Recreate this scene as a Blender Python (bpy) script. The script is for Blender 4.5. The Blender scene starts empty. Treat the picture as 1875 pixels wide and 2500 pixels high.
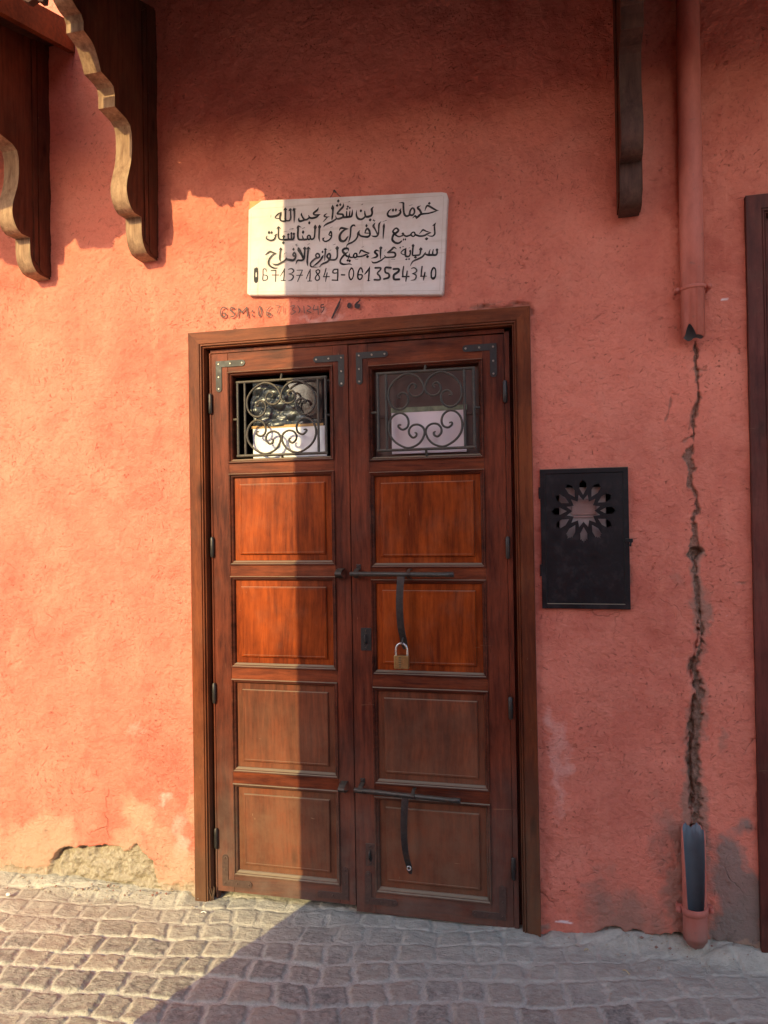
import bpy, bmesh, math, random
import numpy as np
from mathutils import Vector, Matrix

CAM_C = (0.850072, -2.962999, 1.524786)
CAM_F = (-0.238077, 0.971178, 0.011486)
CAM_R = (0.971080, 0.238238, -0.015705)
CAM_U = (0.017989, -0.007415, 0.999811)
# ------------------------------------------------------------------ camera, world, sun, exposure
SC = bpy.context.scene
COL = SC.collection
cd = bpy.data.cameras.new("camera")
cam = bpy.data.objects.new("camera", cd)
COL.objects.link(cam)
R_, U_, F_ = Vector(CAM_R), Vector(CAM_U), Vector(CAM_F)
M = Matrix.Identity(4)
for i in range(3):
    M[i][0], M[i][1], M[i][2], M[i][3] = R_[i], U_[i], -F_[i], CAM_C[i]
cam.matrix_world = M
cd.sensor_fit = 'VERTICAL'
cd.sensor_height = 36.0
cd.lens = 1878.0 / 2500.0 * 36.0
cd.clip_start, cd.clip_end = 0.05, 400
SC.camera = cam

SUN_DX, SUN_DZ = 0.336, -0.45            # sun ray: dx and dz for each metre travelled towards the wall
sv = Vector((SUN_DX, 1.0, SUN_DZ)).normalized()
SUN_EL = math.asin(-sv.z)
SUN_AZ = math.atan2(-sv.x, -sv.y)        # compass angle of the sun measured from +Y towards +X
w = bpy.data.worlds.new("World"); SC.world = w; w.use_nodes = True
nt = w.node_tree
sky = nt.nodes.new("ShaderNodeTexSky"); sky.sky_type = 'NISHITA'; sky.sun_disc = False
sky.sun_elevation = SUN_EL; sky.sun_rotation = SUN_AZ
sky.air_density = 1.0; sky.dust_density = 1.5; sky.ozone_density = 1.0
nt.links.new(sky.outputs[0], nt.nodes['Background'].inputs[0])
nt.nodes['Background'].inputs[1].default_value = 0.115
sd = bpy.data.lights.new("sun", 'SUN'); sd.energy = 1.66; sd.angle = math.radians(0.4); sd.color = (1.0, 0.82, 0.40)
sun = bpy.data.objects.new("sun", sd); COL.objects.link(sun)
sun.rotation_euler = sv.to_track_quat('-Z', 'Y').to_euler(); sun.location = (-3, -8, 6)
SC.view_settings.view_transform = 'Standard'; SC.view_settings.look = 'None'
SC.view_settings.exposure = 1.83; SC.view_settings.gamma = 1.0

rnd = random.Random(7)
# pen strokes of the hand lettering: (x, z, pen width) in tenths of a millimetre
TEXT = {
 1: [[(3131,27276,19),(3177,27397,62),(3248,27466,78),(3425,27354,78),(3579,27252,59),(3675,27231,15)],[(3641,27230,23),(3469,27195,59),(3267,27164,62),(3048,27165,75),(2954,27152,86),(2875,27091,94),(2795,27022,55)],[(2964,27496,19),(2849,27434,86),(2933,27324,86),(3001,27170,86)],[(2803,27029,70),(2746,27121,71),(2641,27044,16)],[(3313,27610,3),(3312,27549,109),(3311,27487,3)],[(2523,27223,87),(2561,27358,71),(2641,27439,71),(2710,27380,75),(2717,27248,75),(2632,27161,82),(2538,27182,79),(2411,27145,82),(2322,27222,82),(2289,27389,79),(2284,27576,79),(2282,27672,79),(2222,27699,47),(2104,27705,16)],[(1803,27505,16),(1693,27424,61),(1640,27305,80),(1713,27211,92),(1896,27196,105),(2072,27226,98),(2161,27317,87),(2154,27404,63),(2190,27484,13)],[(2091,27408,16),(2154,27404,63)],[(1867,27522,3),(1865,27444,89),(1864,27366,3)],[(1981,27513,3),(1980,27439,89),(1979,27364,3)],[(2504,27543,13),(2639,27570,19)],[(1081,27668,16),(1004,27583,89),(1018,27452,84),(984,27338,89),(862,27297,100),(757,27316,84),(721,27422,68),(716,27533,40)],[(934,27231,3),(932,27160,113),(931,27090,3)],[(741,27326,73),(650,27249,81),(536,27225,84),(423,27285,89),(368,27430,68),(387,27609,13)],[(559,27633,3),(558,27562,97),(557,27491,3)],[(570,27794,13),(643,27825,23)],[(210,27653,13),(198,27512,69),(163,27389,82),(48,27378,90),(-149,27376,90)],[(105,27604,36),(92,27508,59),(82,27398,65)],[(-30,27604,46),(-32,27506,59),(-33,27395,66)],[(23,27848,3),(22,27792,92),(21,27737,3)],[(104,27783,3),(103,27728,82),(102,27673,3)],[(-11,27749,3),(-12,27701,92),(-13,27654,3)],[(33,27976,13),(120,27987,20)],[(-163,27945,13),(-175,27815,82),(-308,27687,86),(-423,27562,69),(-311,27529,69),(-199,27501,79),(-181,27396,90),(-347,27347,86),(-454,27370,58),(-496,27486,20)],[(-371,28131,3),(-372,28059,115),(-373,27988,3)],[(-288,27965,3),(-289,27902,99),(-290,27839,3)],[(-420,27949,3),(-421,27885,115),(-422,27822,3)],[(-446,27361,66),(-521,27322,74),(-646,27259,83),(-846,27198,80),(-963,27139,50),(-1001,27074,13)],[(-610,27932,17),(-612,27809,132),(-602,27728,86),(-611,27586,79),(-635,27414,74),(-648,27332,33)],[(-848,27612,17),(-940,27566,58),(-966,27514,66),(-875,27472,53),(-745,27473,13)],[(-833,27459,41),(-935,27370,47),(-1031,27285,13)],[(-1202,27898,13),(-1254,27803,80),(-1381,27713,84),(-1429,27667,59),(-1366,27612,64),(-1232,27598,53),(-1128,27609,13)],[(-1162,27593,20),(-1300,27516,75),(-1468,27491,80),(-1585,27528,75),(-1626,27620,34)],[(-1602,27522,70),(-1713,27458,76),(-1822,27481,76),(-1904,27611,71),(-1937,27695,67),(-1916,27753,17)],[(-1780,27461,67),(-1907,27431,88),(-2012,27427,93),(-2050,27490,76),(-2040,27562,34)],[(-1604,27386,3),(-1605,27314,107),(-1607,27242,3)],[(-2307,27877,17),(-2255,27939,76),(-2153,27936,14)],[(-2263,27992,34),(-2239,27889,81),(-2241,27728,68),(-2248,27520,47),(-2250,27388,10)],[(-2481,27881,14),(-2412,27949,93),(-2337,27908,17)],[(-2399,27963,68),(-2400,27778,61),(-2396,27617,65),(-2449,27505,65),(-2551,27501,65)],[(-2702,27944,14),(-2626,27994,77),(-2541,27939,14)],[(-2624,28013,77),(-2624,27771,77),(-2632,27594,82),(-2611,27508,77),(-2722,27499,72),(-2833,27551,72),(-2857,27667,82),(-2829,27777,86),(-2798,27890,21)],[(-2802,27871,38),(-2949,27810,65),(-3062,27709,45),(-3020,27653,34),(-2866,27628,38)],[(-3236,27838,9),(-3260,27727,14)]],
 2: [[(3414,26647,9),(3484,26698,50),(3557,26762,22)],[(3531,26727,46),(3499,26638,65),(3507,26452,68),(3505,26337,74),(3431,26263,59),(3314,26272,40),(3221,26313,19)],[(2895,26401,19),(2982,26484,50),(3050,26539,70),(3177,26472,50),(3371,26397,12)],[(3355,26394,19),(3222,26367,70),(3081,26312,75),(2909,26314,75),(2753,26377,71)],[(2734,26387,63),(2707,26472,60),(2642,26489,57),(2568,26427,63),(2614,26340,57),(2697,26336,56),(2737,26394,56)],[(2572,26396,71),(2390,26361,71),(2289,26418,63),(2244,26508,44)],[(2248,26535,3),(2247,26479,114),(2246,26424,3)],[(2273,26427,63),(2217,26402,60),(2090,26376,60),(1980,26434,73),(1894,26529,87),(1847,26619,67),(1976,26720,67),(2070,26622,87),(1973,26533,92),(1893,26506,98),(1822,26365,87),(1829,26255,92),(1943,26147,87),(2070,26122,76),(2169,26174,63),(2217,26226,13)],[(2271,26295,3),(2270,26241,63),(2269,26187,3)],[(2345,26295,3),(2344,26241,63),(2343,26187,3)],[(3183,26243,3),(3182,26178,140),(3181,26114,3)],[(1501,26961,13),(1484,26861,96),(1473,26698,70),(1453,26481,51),(1445,26334,10)],[(1430,27031,10),(1599,27075,22)],[(1377,27055,13),(1292,26944,77),(1272,26719,64),(1253,26557,72),(1172,26482,77),(1059,26494,61),(976,26526,24)],[(1135,27024,16),(1062,26911,100),(1112,26799,68),(1175,26667,61),(1234,26528,61)],[(1094,27172,13),(1050,27122,35),(1143,27117,13)],[(1117,27104,23),(1076,27041,13)],[(706,26666,40),(765,26796,78),(830,26821,78),(898,26712,84),(912,26569,81),(825,26499,89),(687,26517,78),(542,26563,73),(470,26646,62),(480,26771,29)],[(706,26661,36),(892,26634,45)],[(780,27020,3),(778,26944,97),(777,26869,3)],[(513,26799,13),(422,26691,68),(412,26574,68),(328,26440,72),(180,26345,72),(23,26298,69),(-52,26226,33),(-69,26149,16)],[(312,26960,24),(280,27013,68),(206,27013,78),(136,26934,78),(121,26762,69),(98,26575,65),(50,26437,41),(16,26349,13)],[(-354,26859,13),(-279,26962,82),(-123,26933,74),(44,26896,13)],[(11,26892,20),(-140,26868,74),(-282,26757,95),(-338,26620,102),(-308,26482,115),(-197,26423,95),(-97,26460,90),(-22,26555,62),(40,26623,10)],[(-786,26754,46),(-710,26865,74),(-673,26790,66),(-675,26686,60),(-714,26595,60),(-815,26518,63),(-940,26494,63),(-1019,26547,53),(-1008,26618,42),(-954,26660,10)],[(-790,26743,33),(-688,26691,50)],[(-732,27019,10),(-632,27048,17)],[(-1171,27201,3),(-1173,27103,133),(-1174,27004,3)],[(-1181,27084,75),(-1197,26815,67),(-1200,26639,57),(-1162,26495,10)],[(-1355,27223,3),(-1357,27103,140),(-1359,26983,3)],[(-1366,27072,80),(-1381,26834,67),(-1414,26685,74),(-1498,26638,74),(-1573,26678,67)],[(-1573,26662,64),(-1572,26766,64),(-1630,26815,59),(-1698,26755,67),(-1649,26646,67),(-1565,26661,64)],[(-1716,26661,76),(-1851,26666,81),(-1887,26742,57),(-1913,26841,20)],[(-1874,27054,3),(-1875,26966,108),(-1877,26878,3)],[(-1851,26674,76),(-1953,26669,76),(-2062,26696,84),(-2102,26829,81),(-2091,27053,81),(-2079,27228,85)],[(-2148,27142,14),(-2076,27228,68),(-1950,27169,14)],[(-1921,27102,13),(-1802,27150,20)],[(-2266,27002,3),(-2267,26934,102),(-2268,26867,3)],[(-2371,27027,3),(-2372,26970,95),(-2373,26912,3)],[(-2508,26993,3),(-2509,26935,109),(-2510,26877,3)],[(-2267,26926,51),(-2269,26798,68),(-2316,26722,76),(-2461,26729,82),(-2631,26738,82),(-2734,26749,82)],[(-2381,26938,54),(-2375,26744,65)],[(-2517,26928,54),(-2508,26750,65)],[(-2705,26945,3),(-2706,26872,136),(-2707,26800,3)],[(-2715,26868,65),(-2720,26756,72)],[(-2729,26695,3),(-2730,26623,119),(-2731,26550,3)],[(-2720,26748,72),(-2802,26756,68),(-2901,26802,68),(-2937,26915,65),(-2934,27109,65),(-2928,27286,62)],[(-3015,27212,10),(-2924,27283,58),(-2829,27202,10)],[(-2463,27140,10),(-2284,27153,24)],[(-2729,27055,9),(-2592,27081,17)],[(-3038,26999,34),(-3075,26881,65),(-3145,26791,69),(-3283,26776,69),(-3420,26836,60),(-3467,26906,43),(-3418,26990,10)],[(-3122,26954,14),(-3021,26997,51)],[(-3341,27184,3),(-3342,27107,110),(-3343,27029,3)],[(-3225,27164,3),(-3226,27091,96),(-3227,27019,3)],[(-1030,26622,67),(-1031,26558,67)]],
 3: [[(3585,25781,3),(3584,25705,111),(3583,25628,3)],[(3584,25694,71),(3585,25579,71),(3534,25514,80),(3395,25528,87),(3240,25543,87),(3131,25585,62),(3101,25642,23)],[(3448,25738,28),(3420,25656,56),(3411,25550,71)],[(3318,25751,23),(3280,25655,56),(3271,25563,71)],[(3151,25671,12),(3084,25582,69),(3005,25497,75),(2863,25433,81),(2658,25368,66),(2578,25291,50),(2516,25176,9)],[(2948,25876,3),(2947,25796,144),(2946,25716,3)],[(2939,25781,78),(2929,25674,70),(2889,25585,70),(2740,25577,66),(2622,25596,66),(2625,25766,72),(2643,25934,72)],[(2645,26040,3),(2644,25962,119),(2643,25885,3)],[(2731,25554,3),(2731,25500,125),(2730,25446,3)],[(2523,25784,63),(2529,25683,60),(2488,25578,63),(2377,25566,79),(2331,25632,79),(2337,25795,79),(2370,25903,19)],[(2367,25888,32),(2255,25834,54),(2155,25735,41),(2237,25662,41),(2331,25632,41)],[(2527,25822,3),(2526,25760,88),(2525,25698,3)],[(2368,25497,3),(2368,25458,95),(2367,25419,3)],[(2479,25498,3),(2478,25455,82),(2477,25412,3)],[(2131,25975,3),(2130,25936,70),(2130,25898,3)],[(2245,25988,3),(2245,25967,69),(2244,25945,3)],[(2461,25883,13),(2517,25898,19)],[(1990,25897,13),(1873,25973,76),(1772,25890,80),(1610,25789,45),(1762,25789,76),(1897,25760,76),(1935,25671,83),(1883,25598,76),(1727,25598,61),(1551,25615,61),(1481,25708,16)],[(1758,25517,16),(1912,25505,19)],[(1528,25625,48),(1422,25557,61),(1349,25502,58)],[(1422,25557,61),(1349,25514,67),(1171,25448,71),(1026,25451,58),(963,25526,13)],[(1475,25849,10),(1540,25913,16)],[(1350,26077,3),(1349,26002,135),(1348,25927,3)],[(1341,25987,74),(1331,25801,71),(1326,25579,38)],[(1278,25884,24),(1163,25924,77),(1100,25862,84),(1176,25772,90),(1199,25704,90),(1126,25656,71),(945,25631,10)],[(449,25840,13),(499,25922,62),(552,25987,68),(726,25899,61),(906,25842,10)],[(874,25838,19),(716,25790,68),(610,25758,62),(447,25746,62),(366,25769,62)],[(802,25777,3),(801,25711,123),(800,25646,3)],[(363,25770,68),(356,25865,68),(287,25888,62),(228,25814,68),(268,25724,68),(350,25740,68)],[(227,25751,62),(121,25746,56),(48,25808,69),(66,25912,20)],[(56,25800,65),(-42,25809,79),(-123,25896,82)],[(24,26024,33),(-1,26109,82),(-135,26122,95),(-219,26064,90),(-179,25965,95),(-98,25925,74),(7,25986,20)],[(-114,25911,90),(-239,25797,79),(-320,25678,72),(-317,25575,85),(-211,25506,79),(-63,25495,43),(68,25491,39),(162,25439,10)],[(-24,25687,3),(-25,25637,92),(-26,25586,3)],[(63,25684,3),(62,25618,114),(61,25551,3)],[(26,25771,49),(-12,25648,33)],[(559,26105,11),(648,26119,19)],[(283,25644,10),(413,25655,20)],[(-619,26313,12),(-524,26345,20)],[(-446,26269,3),(-448,26174,151),(-449,26079,3)],[(-448,26150,76),(-443,25944,66),(-457,25802,73),(-537,25723,73),(-703,25731,63),(-810,25749,56)],[(-810,25789,76),(-875,25875,76),(-840,25959,73),(-768,25983,70),(-737,25893,70),(-765,25769,79),(-870,25667,80),(-1020,25618,76),(-1121,25572,60),(-1206,25481,13)],[(-995,26165,13),(-945,26192,56),(-859,26156,10)],[(-941,26199,56),(-956,25994,53),(-985,25718,17)],[(-1028,25956,13),(-1074,25878,80),(-1134,25788,70),(-1236,25694,70),(-1337,25624,63),(-1481,25537,17)],[(-1062,26141,3),(-1063,26084,83),(-1064,26027,3)],[(-763,26102,10),(-700,26131,20)],[(-1195,25890,70),(-1207,25995,70),(-1290,26039,70),(-1349,25969,70),(-1292,25867,83),(-1195,25890,70)],[(-1309,25869,83),(-1410,25823,74),(-1529,25730,74),(-1584,25640,67),(-1557,25544,64),(-1465,25513,40),(-1281,25486,10)],[(-1753,26252,13),(-1663,26312,60),(-1560,26234,10)],[(-1658,26319,74),(-1683,26097,74),(-1709,25860,67),(-1711,25684,64),(-1686,25557,10)],[(-1817,26373,3),(-1818,26300,141),(-1819,26226,3)],[(-1815,26287,71),(-1826,26079,74),(-1846,25889,81),(-1949,25827,81),(-2117,25843,74),(-2178,25760,54),(-2199,25690,14)],[(-2076,26321,93),(-2052,26246,135),(-1945,26059,98),(-1880,25908,93)],[(-2220,25990,71),(-2210,26101,71),(-2268,26171,71),(-2317,26095,71),(-2276,26027,71),(-2199,26052,68),(-2235,25927,88),(-2321,25867,98),(-2473,25898,102),(-2606,25946,72),(-2617,26004,24)],[(-2291,26378,3),(-2292,26310,102),(-2293,26243,3)],[(-2312,26454,3),(-2312,26441,27),(-2312,26428,3)],[(-2124,26523,10),(-2196,26473,30),(-2096,26459,10)],[(-2145,26456,14),(-2168,26399,10)],[(-2600,25962,78),(-2678,25889,75),(-2833,25815,75),(-2988,25757,72),(-3126,25770,58),(-3214,25822,10)],[(-2844,26454,3),(-2845,26365,130),(-2847,26277,3)],[(-2851,26358,72),(-2880,26151,75),(-2889,25974,65),(-2856,25866,14)],[(-3523,26194,14),(-3394,26282,66),(-3290,26317,65),(-3153,26253,58),(-3021,26213,10)],[(-3042,26210,17),(-3188,26173,62),(-3311,26063,72),(-3378,25924,76),(-3363,25793,79),(-3265,25686,72),(-3128,25625,55),(-2978,25622,10)],[(-2717,26151,10),(-2602,26204,17)],[(-1703,26420,8),(-1605,26474,17)]],
 4: [[(-3992,25672,76),(-4000,25189,76),(-3891,25180,76),(-3884,25662,76),(-3992,25672,76)],[(-3938,25667,81),(-3940,25553,65)],[(-3943,25311,65),(-3945,25184,81)],[(-3487,25524,27),(-3513,25620,40),(-3621,25625,41),(-3635,25398,43),(-3641,25182,49),(-3479,25181,43),(-3435,25265,46),(-3476,25353,38),(-3611,25395,27)],[(-3279,25542,40),(-3070,25528,51)],[(-3070,25535,46),(-3081,25347,46),(-3095,25075,43)],[(-3239,25356,38),(-2944,25329,35)],[(-2900,25267,21),(-2777,25425,43),(-2695,25558,43)],[(-2703,25539,48),(-2720,25289,48),(-2747,25089,48)],[(-2849,25091,37),(-2670,25082,37)],[(-2535,25523,27),(-2389,25535,53),(-2297,25438,58),(-2391,25354,37),(-2525,25334,16)],[(-2525,25334,16),(-2353,25267,50),(-2328,25172,58),(-2409,25079,53),(-2556,25052,16)],[(-2164,25451,34),(-1927,25436,37)],[(-1927,25436,37),(-2036,25213,42),(-2145,24990,34)],[(-2181,25244,34),(-1917,25228,34)],[(-1774,25064,26),(-1693,25244,42),(-1593,25430,42)],[(-1598,25411,42),(-1607,25187,52),(-1631,24964,52)],[(-1710,24966,34),(-1540,24956,34)],[(-1258,25391,47),(-1350,25350,52),(-1325,25261,52),(-1223,25114,52),(-1225,24997,57),(-1317,24961,57),(-1389,25042,57),(-1332,25161,52),(-1221,25251,52),(-1199,25344,52),(-1266,25392,47)],[(-927,25408,47),(-987,25205,47),(-1036,25085,42)],[(-1046,25081,42),(-790,25062,39)],[(-883,25225,44),(-925,25050,49),(-956,24874,23)],[(-429,25326,51),(-596,25325,62),(-645,25223,62),(-573,25184,52),(-444,25192,51)],[(-436,25327,57),(-440,25080,62),(-456,24883,51)],[(-680,24916,46),(-436,24886,46)],[(-291,25091,56),(-150,25073,56)],[(127,25324,61),(40,25184,51),(32,24987,56),(106,24862,66),(192,24960,51),(221,25143,46),(172,25295,51),(119,25325,61)],[(594,25108,46),(558,25246,61),(496,25289,61),(409,25125,66),(393,24910,66),(476,24836,61),(561,24910,61),(555,25008,56),(415,25026,51)],[(669,25023,35),(772,25128,66),(894,25313,20)],[(868,25254,61),(846,24987,61),(824,24756,61)],[(774,24760,25),(887,24750,25)],[(1107,25237,75),(1315,25217,75),(1314,25139,65),(1194,25016,70),(1285,24893,70),(1290,24755,75),(1064,24771,75)],[(1742,25182,80),(1523,25203,80),(1520,25022,75),(1636,24963,75),(1672,24867,85),(1621,24794,85),(1451,24765,75)],[(1851,25123,84),(2049,25105,84),(2035,24999,94),(1867,24893,94),(1850,24761,94),(1894,24708,84),(2072,24699,84)],[(2256,25185,49),(2221,24994,59),(2217,24793,64)],[(2193,24790,59),(2464,24771,59)],[(2394,24990,54),(2360,24775,69),(2333,24596,34)],[(2562,25071,29),(2666,25098,44),(2770,25003,64),(2732,24910,54),(2589,24870,20)],[(2589,24870,20),(2723,24815,54),(2746,24728,59),(2688,24629,49),(2530,24615,15)],[(2990,25113,54),(2962,24925,59),(2942,24741,54)],[(2925,24738,54),(3173,24720,24)],[(3098,24876,49),(3064,24723,58),(3030,24570,24)],[(3347,24649,63),(3351,24865,63),(3434,25018,73),(3517,24934,53),(3506,24695,63),(3427,24606,106),(3347,24649,63)]],
 5: [[(-5349,24204,55),(-5499,24263,55),(-5623,24124,56),(-5591,23897,55),(-5424,23874,55),(-5397,23989,55),(-5503,24021,55)],[(-4993,24175,55),(-5133,24224,55),(-5184,24112,55),(-5021,23992,55),(-5012,23865,55),(-5178,23827,55)],[(-4853,23820,55),(-4798,24160,55)],[(-4798,24160,55),(-4661,23977,55)],[(-4661,23977,55),(-4444,24177,55)],[(-4444,24177,55),(-4415,23804,55)],[(-4199,24009,69),(-4184,23990,69)],[(-4211,23848,69),(-4196,23829,69)],[(-3865,24176,44),(-3942,23989,44),(-3871,23753,44),(-3780,23953,44),(-3855,24175,44)],[(-3375,24118,39),(-3524,24001,44),(-3566,23798,44),(-3455,23720,44),(-3380,23815,44),(-3526,23886,39)],[(-3155,24132,34),(-2985,24118,34),(-3111,23830,34)],[(-2816,24081,24),(-2820,23807,24)],[(-2526,24058,29),(-2357,24067,38),(-2432,23913,29),(-2313,23812,38),(-2483,23712,29)],[(-2213,24055,29),(-2120,23888,43),(-2170,23755,38)],[(-1950,24011,33),(-1930,23736,38)],[(-1783,24020,43),(-1641,23917,33),(-1809,23817,43),(-1644,23736,38)],[(-1497,24019,33),(-1547,23842,38),(-1333,23847,43)],[(-1346,23961,43),(-1337,23621,33)],[(-1108,24010,42),(-1212,24005,43),(-1200,23882,43),(-1096,23918,42),(-1112,23807,42),(-1194,23700,43)],[(-372,24205,28),(-508,23893,103),(-643,23656,84),(-759,23441,66)],[(-75,23866,102),(-32,23935,139),(18,23881,120),(-43,23819,102)],[(424,24062,37),(274,23941,92),(245,23822,111),(364,23777,92),(375,23874,92),(282,23873,83)]],
}
# ------------------------------------------------------------------ object helpers
def tag(o, label=None, cat=None, group=None, kind=None):
    if label: o['label'] = label
    if cat: o['category'] = cat
    if group: o['group'] = group
    if kind: o['kind'] = kind
    return o

def thing(name, loc, label, cat, group=None):
    o = bpy.data.objects.new(name, None); COL.objects.link(o)
    o.location = loc; o.empty_display_size = 0.1
    return tag(o, label, cat, group, 'thing')

def origin_of(p):
    v = Vector((0, 0, 0))
    while p is not None:
        v += Vector(p.location); p = p.parent
    return v

class MB:
    """collects shapes in world metres, then links them as one mesh object"""
    def __init__(s): s.v = []; s.f = []; s.m = []; s.sm = []
    def add(s, vs, fs, mat=0, smooth=False):
        o = len(s.v); s.v += [tuple(p) for p in vs]
        for f in fs:
            s.f.append([i + o for i in f]); s.m.append(mat); s.sm.append(smooth)
        return s
    def box(s, x0, x1, y0, y1, z0, z1, b=0.0, mat=0):
        if b <= 0:
            v = [(x, y, z) for x in (x0, x1) for y in (y0, y1) for z in (z0, z1)]
            return s.add(v, [(0,1,3,2),(4,6,7,5),(0,4,5,1),(2,3,7,6),(0,2,6,4),(1,5,7,3)], mat)
        bm = bmesh.new(); bmesh.ops.create_cube(bm, size=1)
        for q in bm.verts:
            q.co = ((x0+x1)/2+q.co.x*(x1-x0), (y0+y1)/2+q.co.y*(y1-y0), (z0+z1)/2+q.co.z*(z1-z0))
        bmesh.ops.bevel(bm, geom=bm.edges[:], offset=b, segments=2, affect='EDGES', profile=0.6)
        bm.verts.index_update()
        s.add([q.co[:] for q in bm.verts], [[q.index for q in f.verts] for f in bm.faces], mat); bm.free()
        return s
    def tube(s, pts, r, n=10, cap=True, mat=0, closed=False):
        P = [Vector(p) for p in pts]; R = r if isinstance(r, (list, tuple)) else [r]*len(P)
        vs = []; fs = []; up = Vector((0.13, 0.97, 0.2)).normalized(); prev = None
        for i, p in enumerate(P):
            a = P[i-1] if i > 0 else (P[-1] if closed else p); b = P[i+1] if i < len(P)-1 else (P[0] if closed else p)
            t = (b - a).normalized()
            if prev is None:
                nrm = t.cross(up)
                if nrm.length < 1e-3: nrm = t.cross(Vector((1, 0, 0)))
            else: nrm = prev - t*prev.dot(t)
            nrm.normalize(); prev = nrm; bn = t.cross(nrm)
            for k in range(n):
                an = 2*math.pi*k/n
                vs.append(p + (nrm*math.cos(an) + bn*math.sin(an))*R[i])
        m = len(P)
        for i in range(m if closed else m-1):
            j = (i+1) % m
            for k in range(n):
                k2 = (k+1) % n
                fs.append((i*n+k, i*n+k2, j*n+k2, j*n+k))
        s.add(vs, fs, mat, True)
        if cap and not closed:
            s.add(vs[:n], [tuple(range(n))[::-1]], mat); s.add(vs[-n:], [tuple(range(n))], mat)
        return s
    def prism(s, poly, x0, x1, mat_side=0, mat_rim=0):
        """polygon in (y, z) pushed along x"""
        n = len(poly); a = [(x0, y, z) for y, z in poly]; b = [(x1, y, z) for y, z in poly]
        s.add(a, [tuple(range(n))], mat_side); s.add(b, [tuple(range(n))[::-1]], mat_side)
        return s.add(a+b, [(i, n+i, n+(i+1) % n, (i+1) % n) for i in range(n)], mat_rim)
    def prism_y(s, poly, y0, y1, mat=0):
        """polygon in (x, z) pushed along y"""
        n = len(poly); a = [(x, y0, z) for x, z in poly]; b = [(x, y1, z) for x, z in poly]
        s.add(a, [tuple(range(n))], mat); s.add(b, [tuple(range(n))[::-1]], mat)
        return s.add(a+b, [(i, n+i, n+(i+1) % n, (i+1) % n) for i in range(n)], mat)
    def ring(s, x0, x1, z0, z1, prof, fill=False, mat=0):
        """profile (inset, y) swept round a rectangle with mitred corners"""
        vs = []
        for d, y in prof: vs += [(x0+d, y, z0+d), (x1-d, y, z0+d), (x1-d, y, z1-d), (x0+d, y, z1-d)]
        fs = []
        for i in range(len(prof)-1):
            for k in range(4):
                k2 = (k+1) % 4; fs.append((i*4+k, i*4+k2, i*4+4+k2, i*4+4+k))
        if fill: j = (len(prof)-1)*4; fs.append((j, j+1, j+2, j+3))
        return s.add(vs, fs, mat)
    def arch(s, x0, x1, zb, z1, prof, mat=0):
        """profile (inset, y) swept up, across and down (three sides of an opening)"""
        vs = []
        for d, y in prof: vs += [(x0+d, y, zb), (x0+d, y, z1-d), (x1-d, y, z1-d), (x1-d, y, zb)]
        fs = []
        for i in range(len(prof)-1):
            for k in range(3): fs.append((i*4+k, i*4+k+1, i*4+4+k+1, i*4+4+k))
        return s.add(vs, fs, mat)
    def build(s, name, mats, parent=None, fix=True):
        mats = mats if isinstance(mats, (list, tuple)) else [mats]
        me = bpy.data.meshes.new(name); o0 = origin_of(parent)
        me.from_pydata([(a-o0.x, b-o0.y, c-o0.z) for a, b, c in s.v], [], s.f)
        for m in mats: me.materials.append(m)
        me.polygons.foreach_set('material_index', s.m); me.polygons.foreach_set('use_smooth', s.sm)
        if fix:
            bm = bmesh.new(); bm.from_mesh(me); bmesh.ops.recalc_face_normals(bm, faces=bm.faces[:]); bm.to_mesh(me); bm.free()
        me.update()
        o = bpy.data.objects.new(name, me); COL.objects.link(o)
        if parent: o.parent = parent
        return o

def smooth_path(pts, n=6):
    """Catmull-Rom through the points (any dimension)"""
    P = [np.array(p, float) for p in pts]
    if len(P) < 3: return [tuple(p) for p in P]
    out = []
    for i in range(len(P)-1):
        p0 = P[i-1] if i else 2*P[0]-P[1]; p1 = P[i]; p2 = P[i+1]; p3 = P[i+2] if i+2 < len(P) else 2*P[-1]-P[-2]
        for k in range(n):
            t = k/n
            out.append(tuple(0.5*((2*p1)+(-p0+p2)*t+(2*p0-5*p1+4*p2-p3)*t*t+(-p0+3*p1-3*p2+p3)*t**3)))
    out.append(tuple(P[-1]))
    return out

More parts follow.
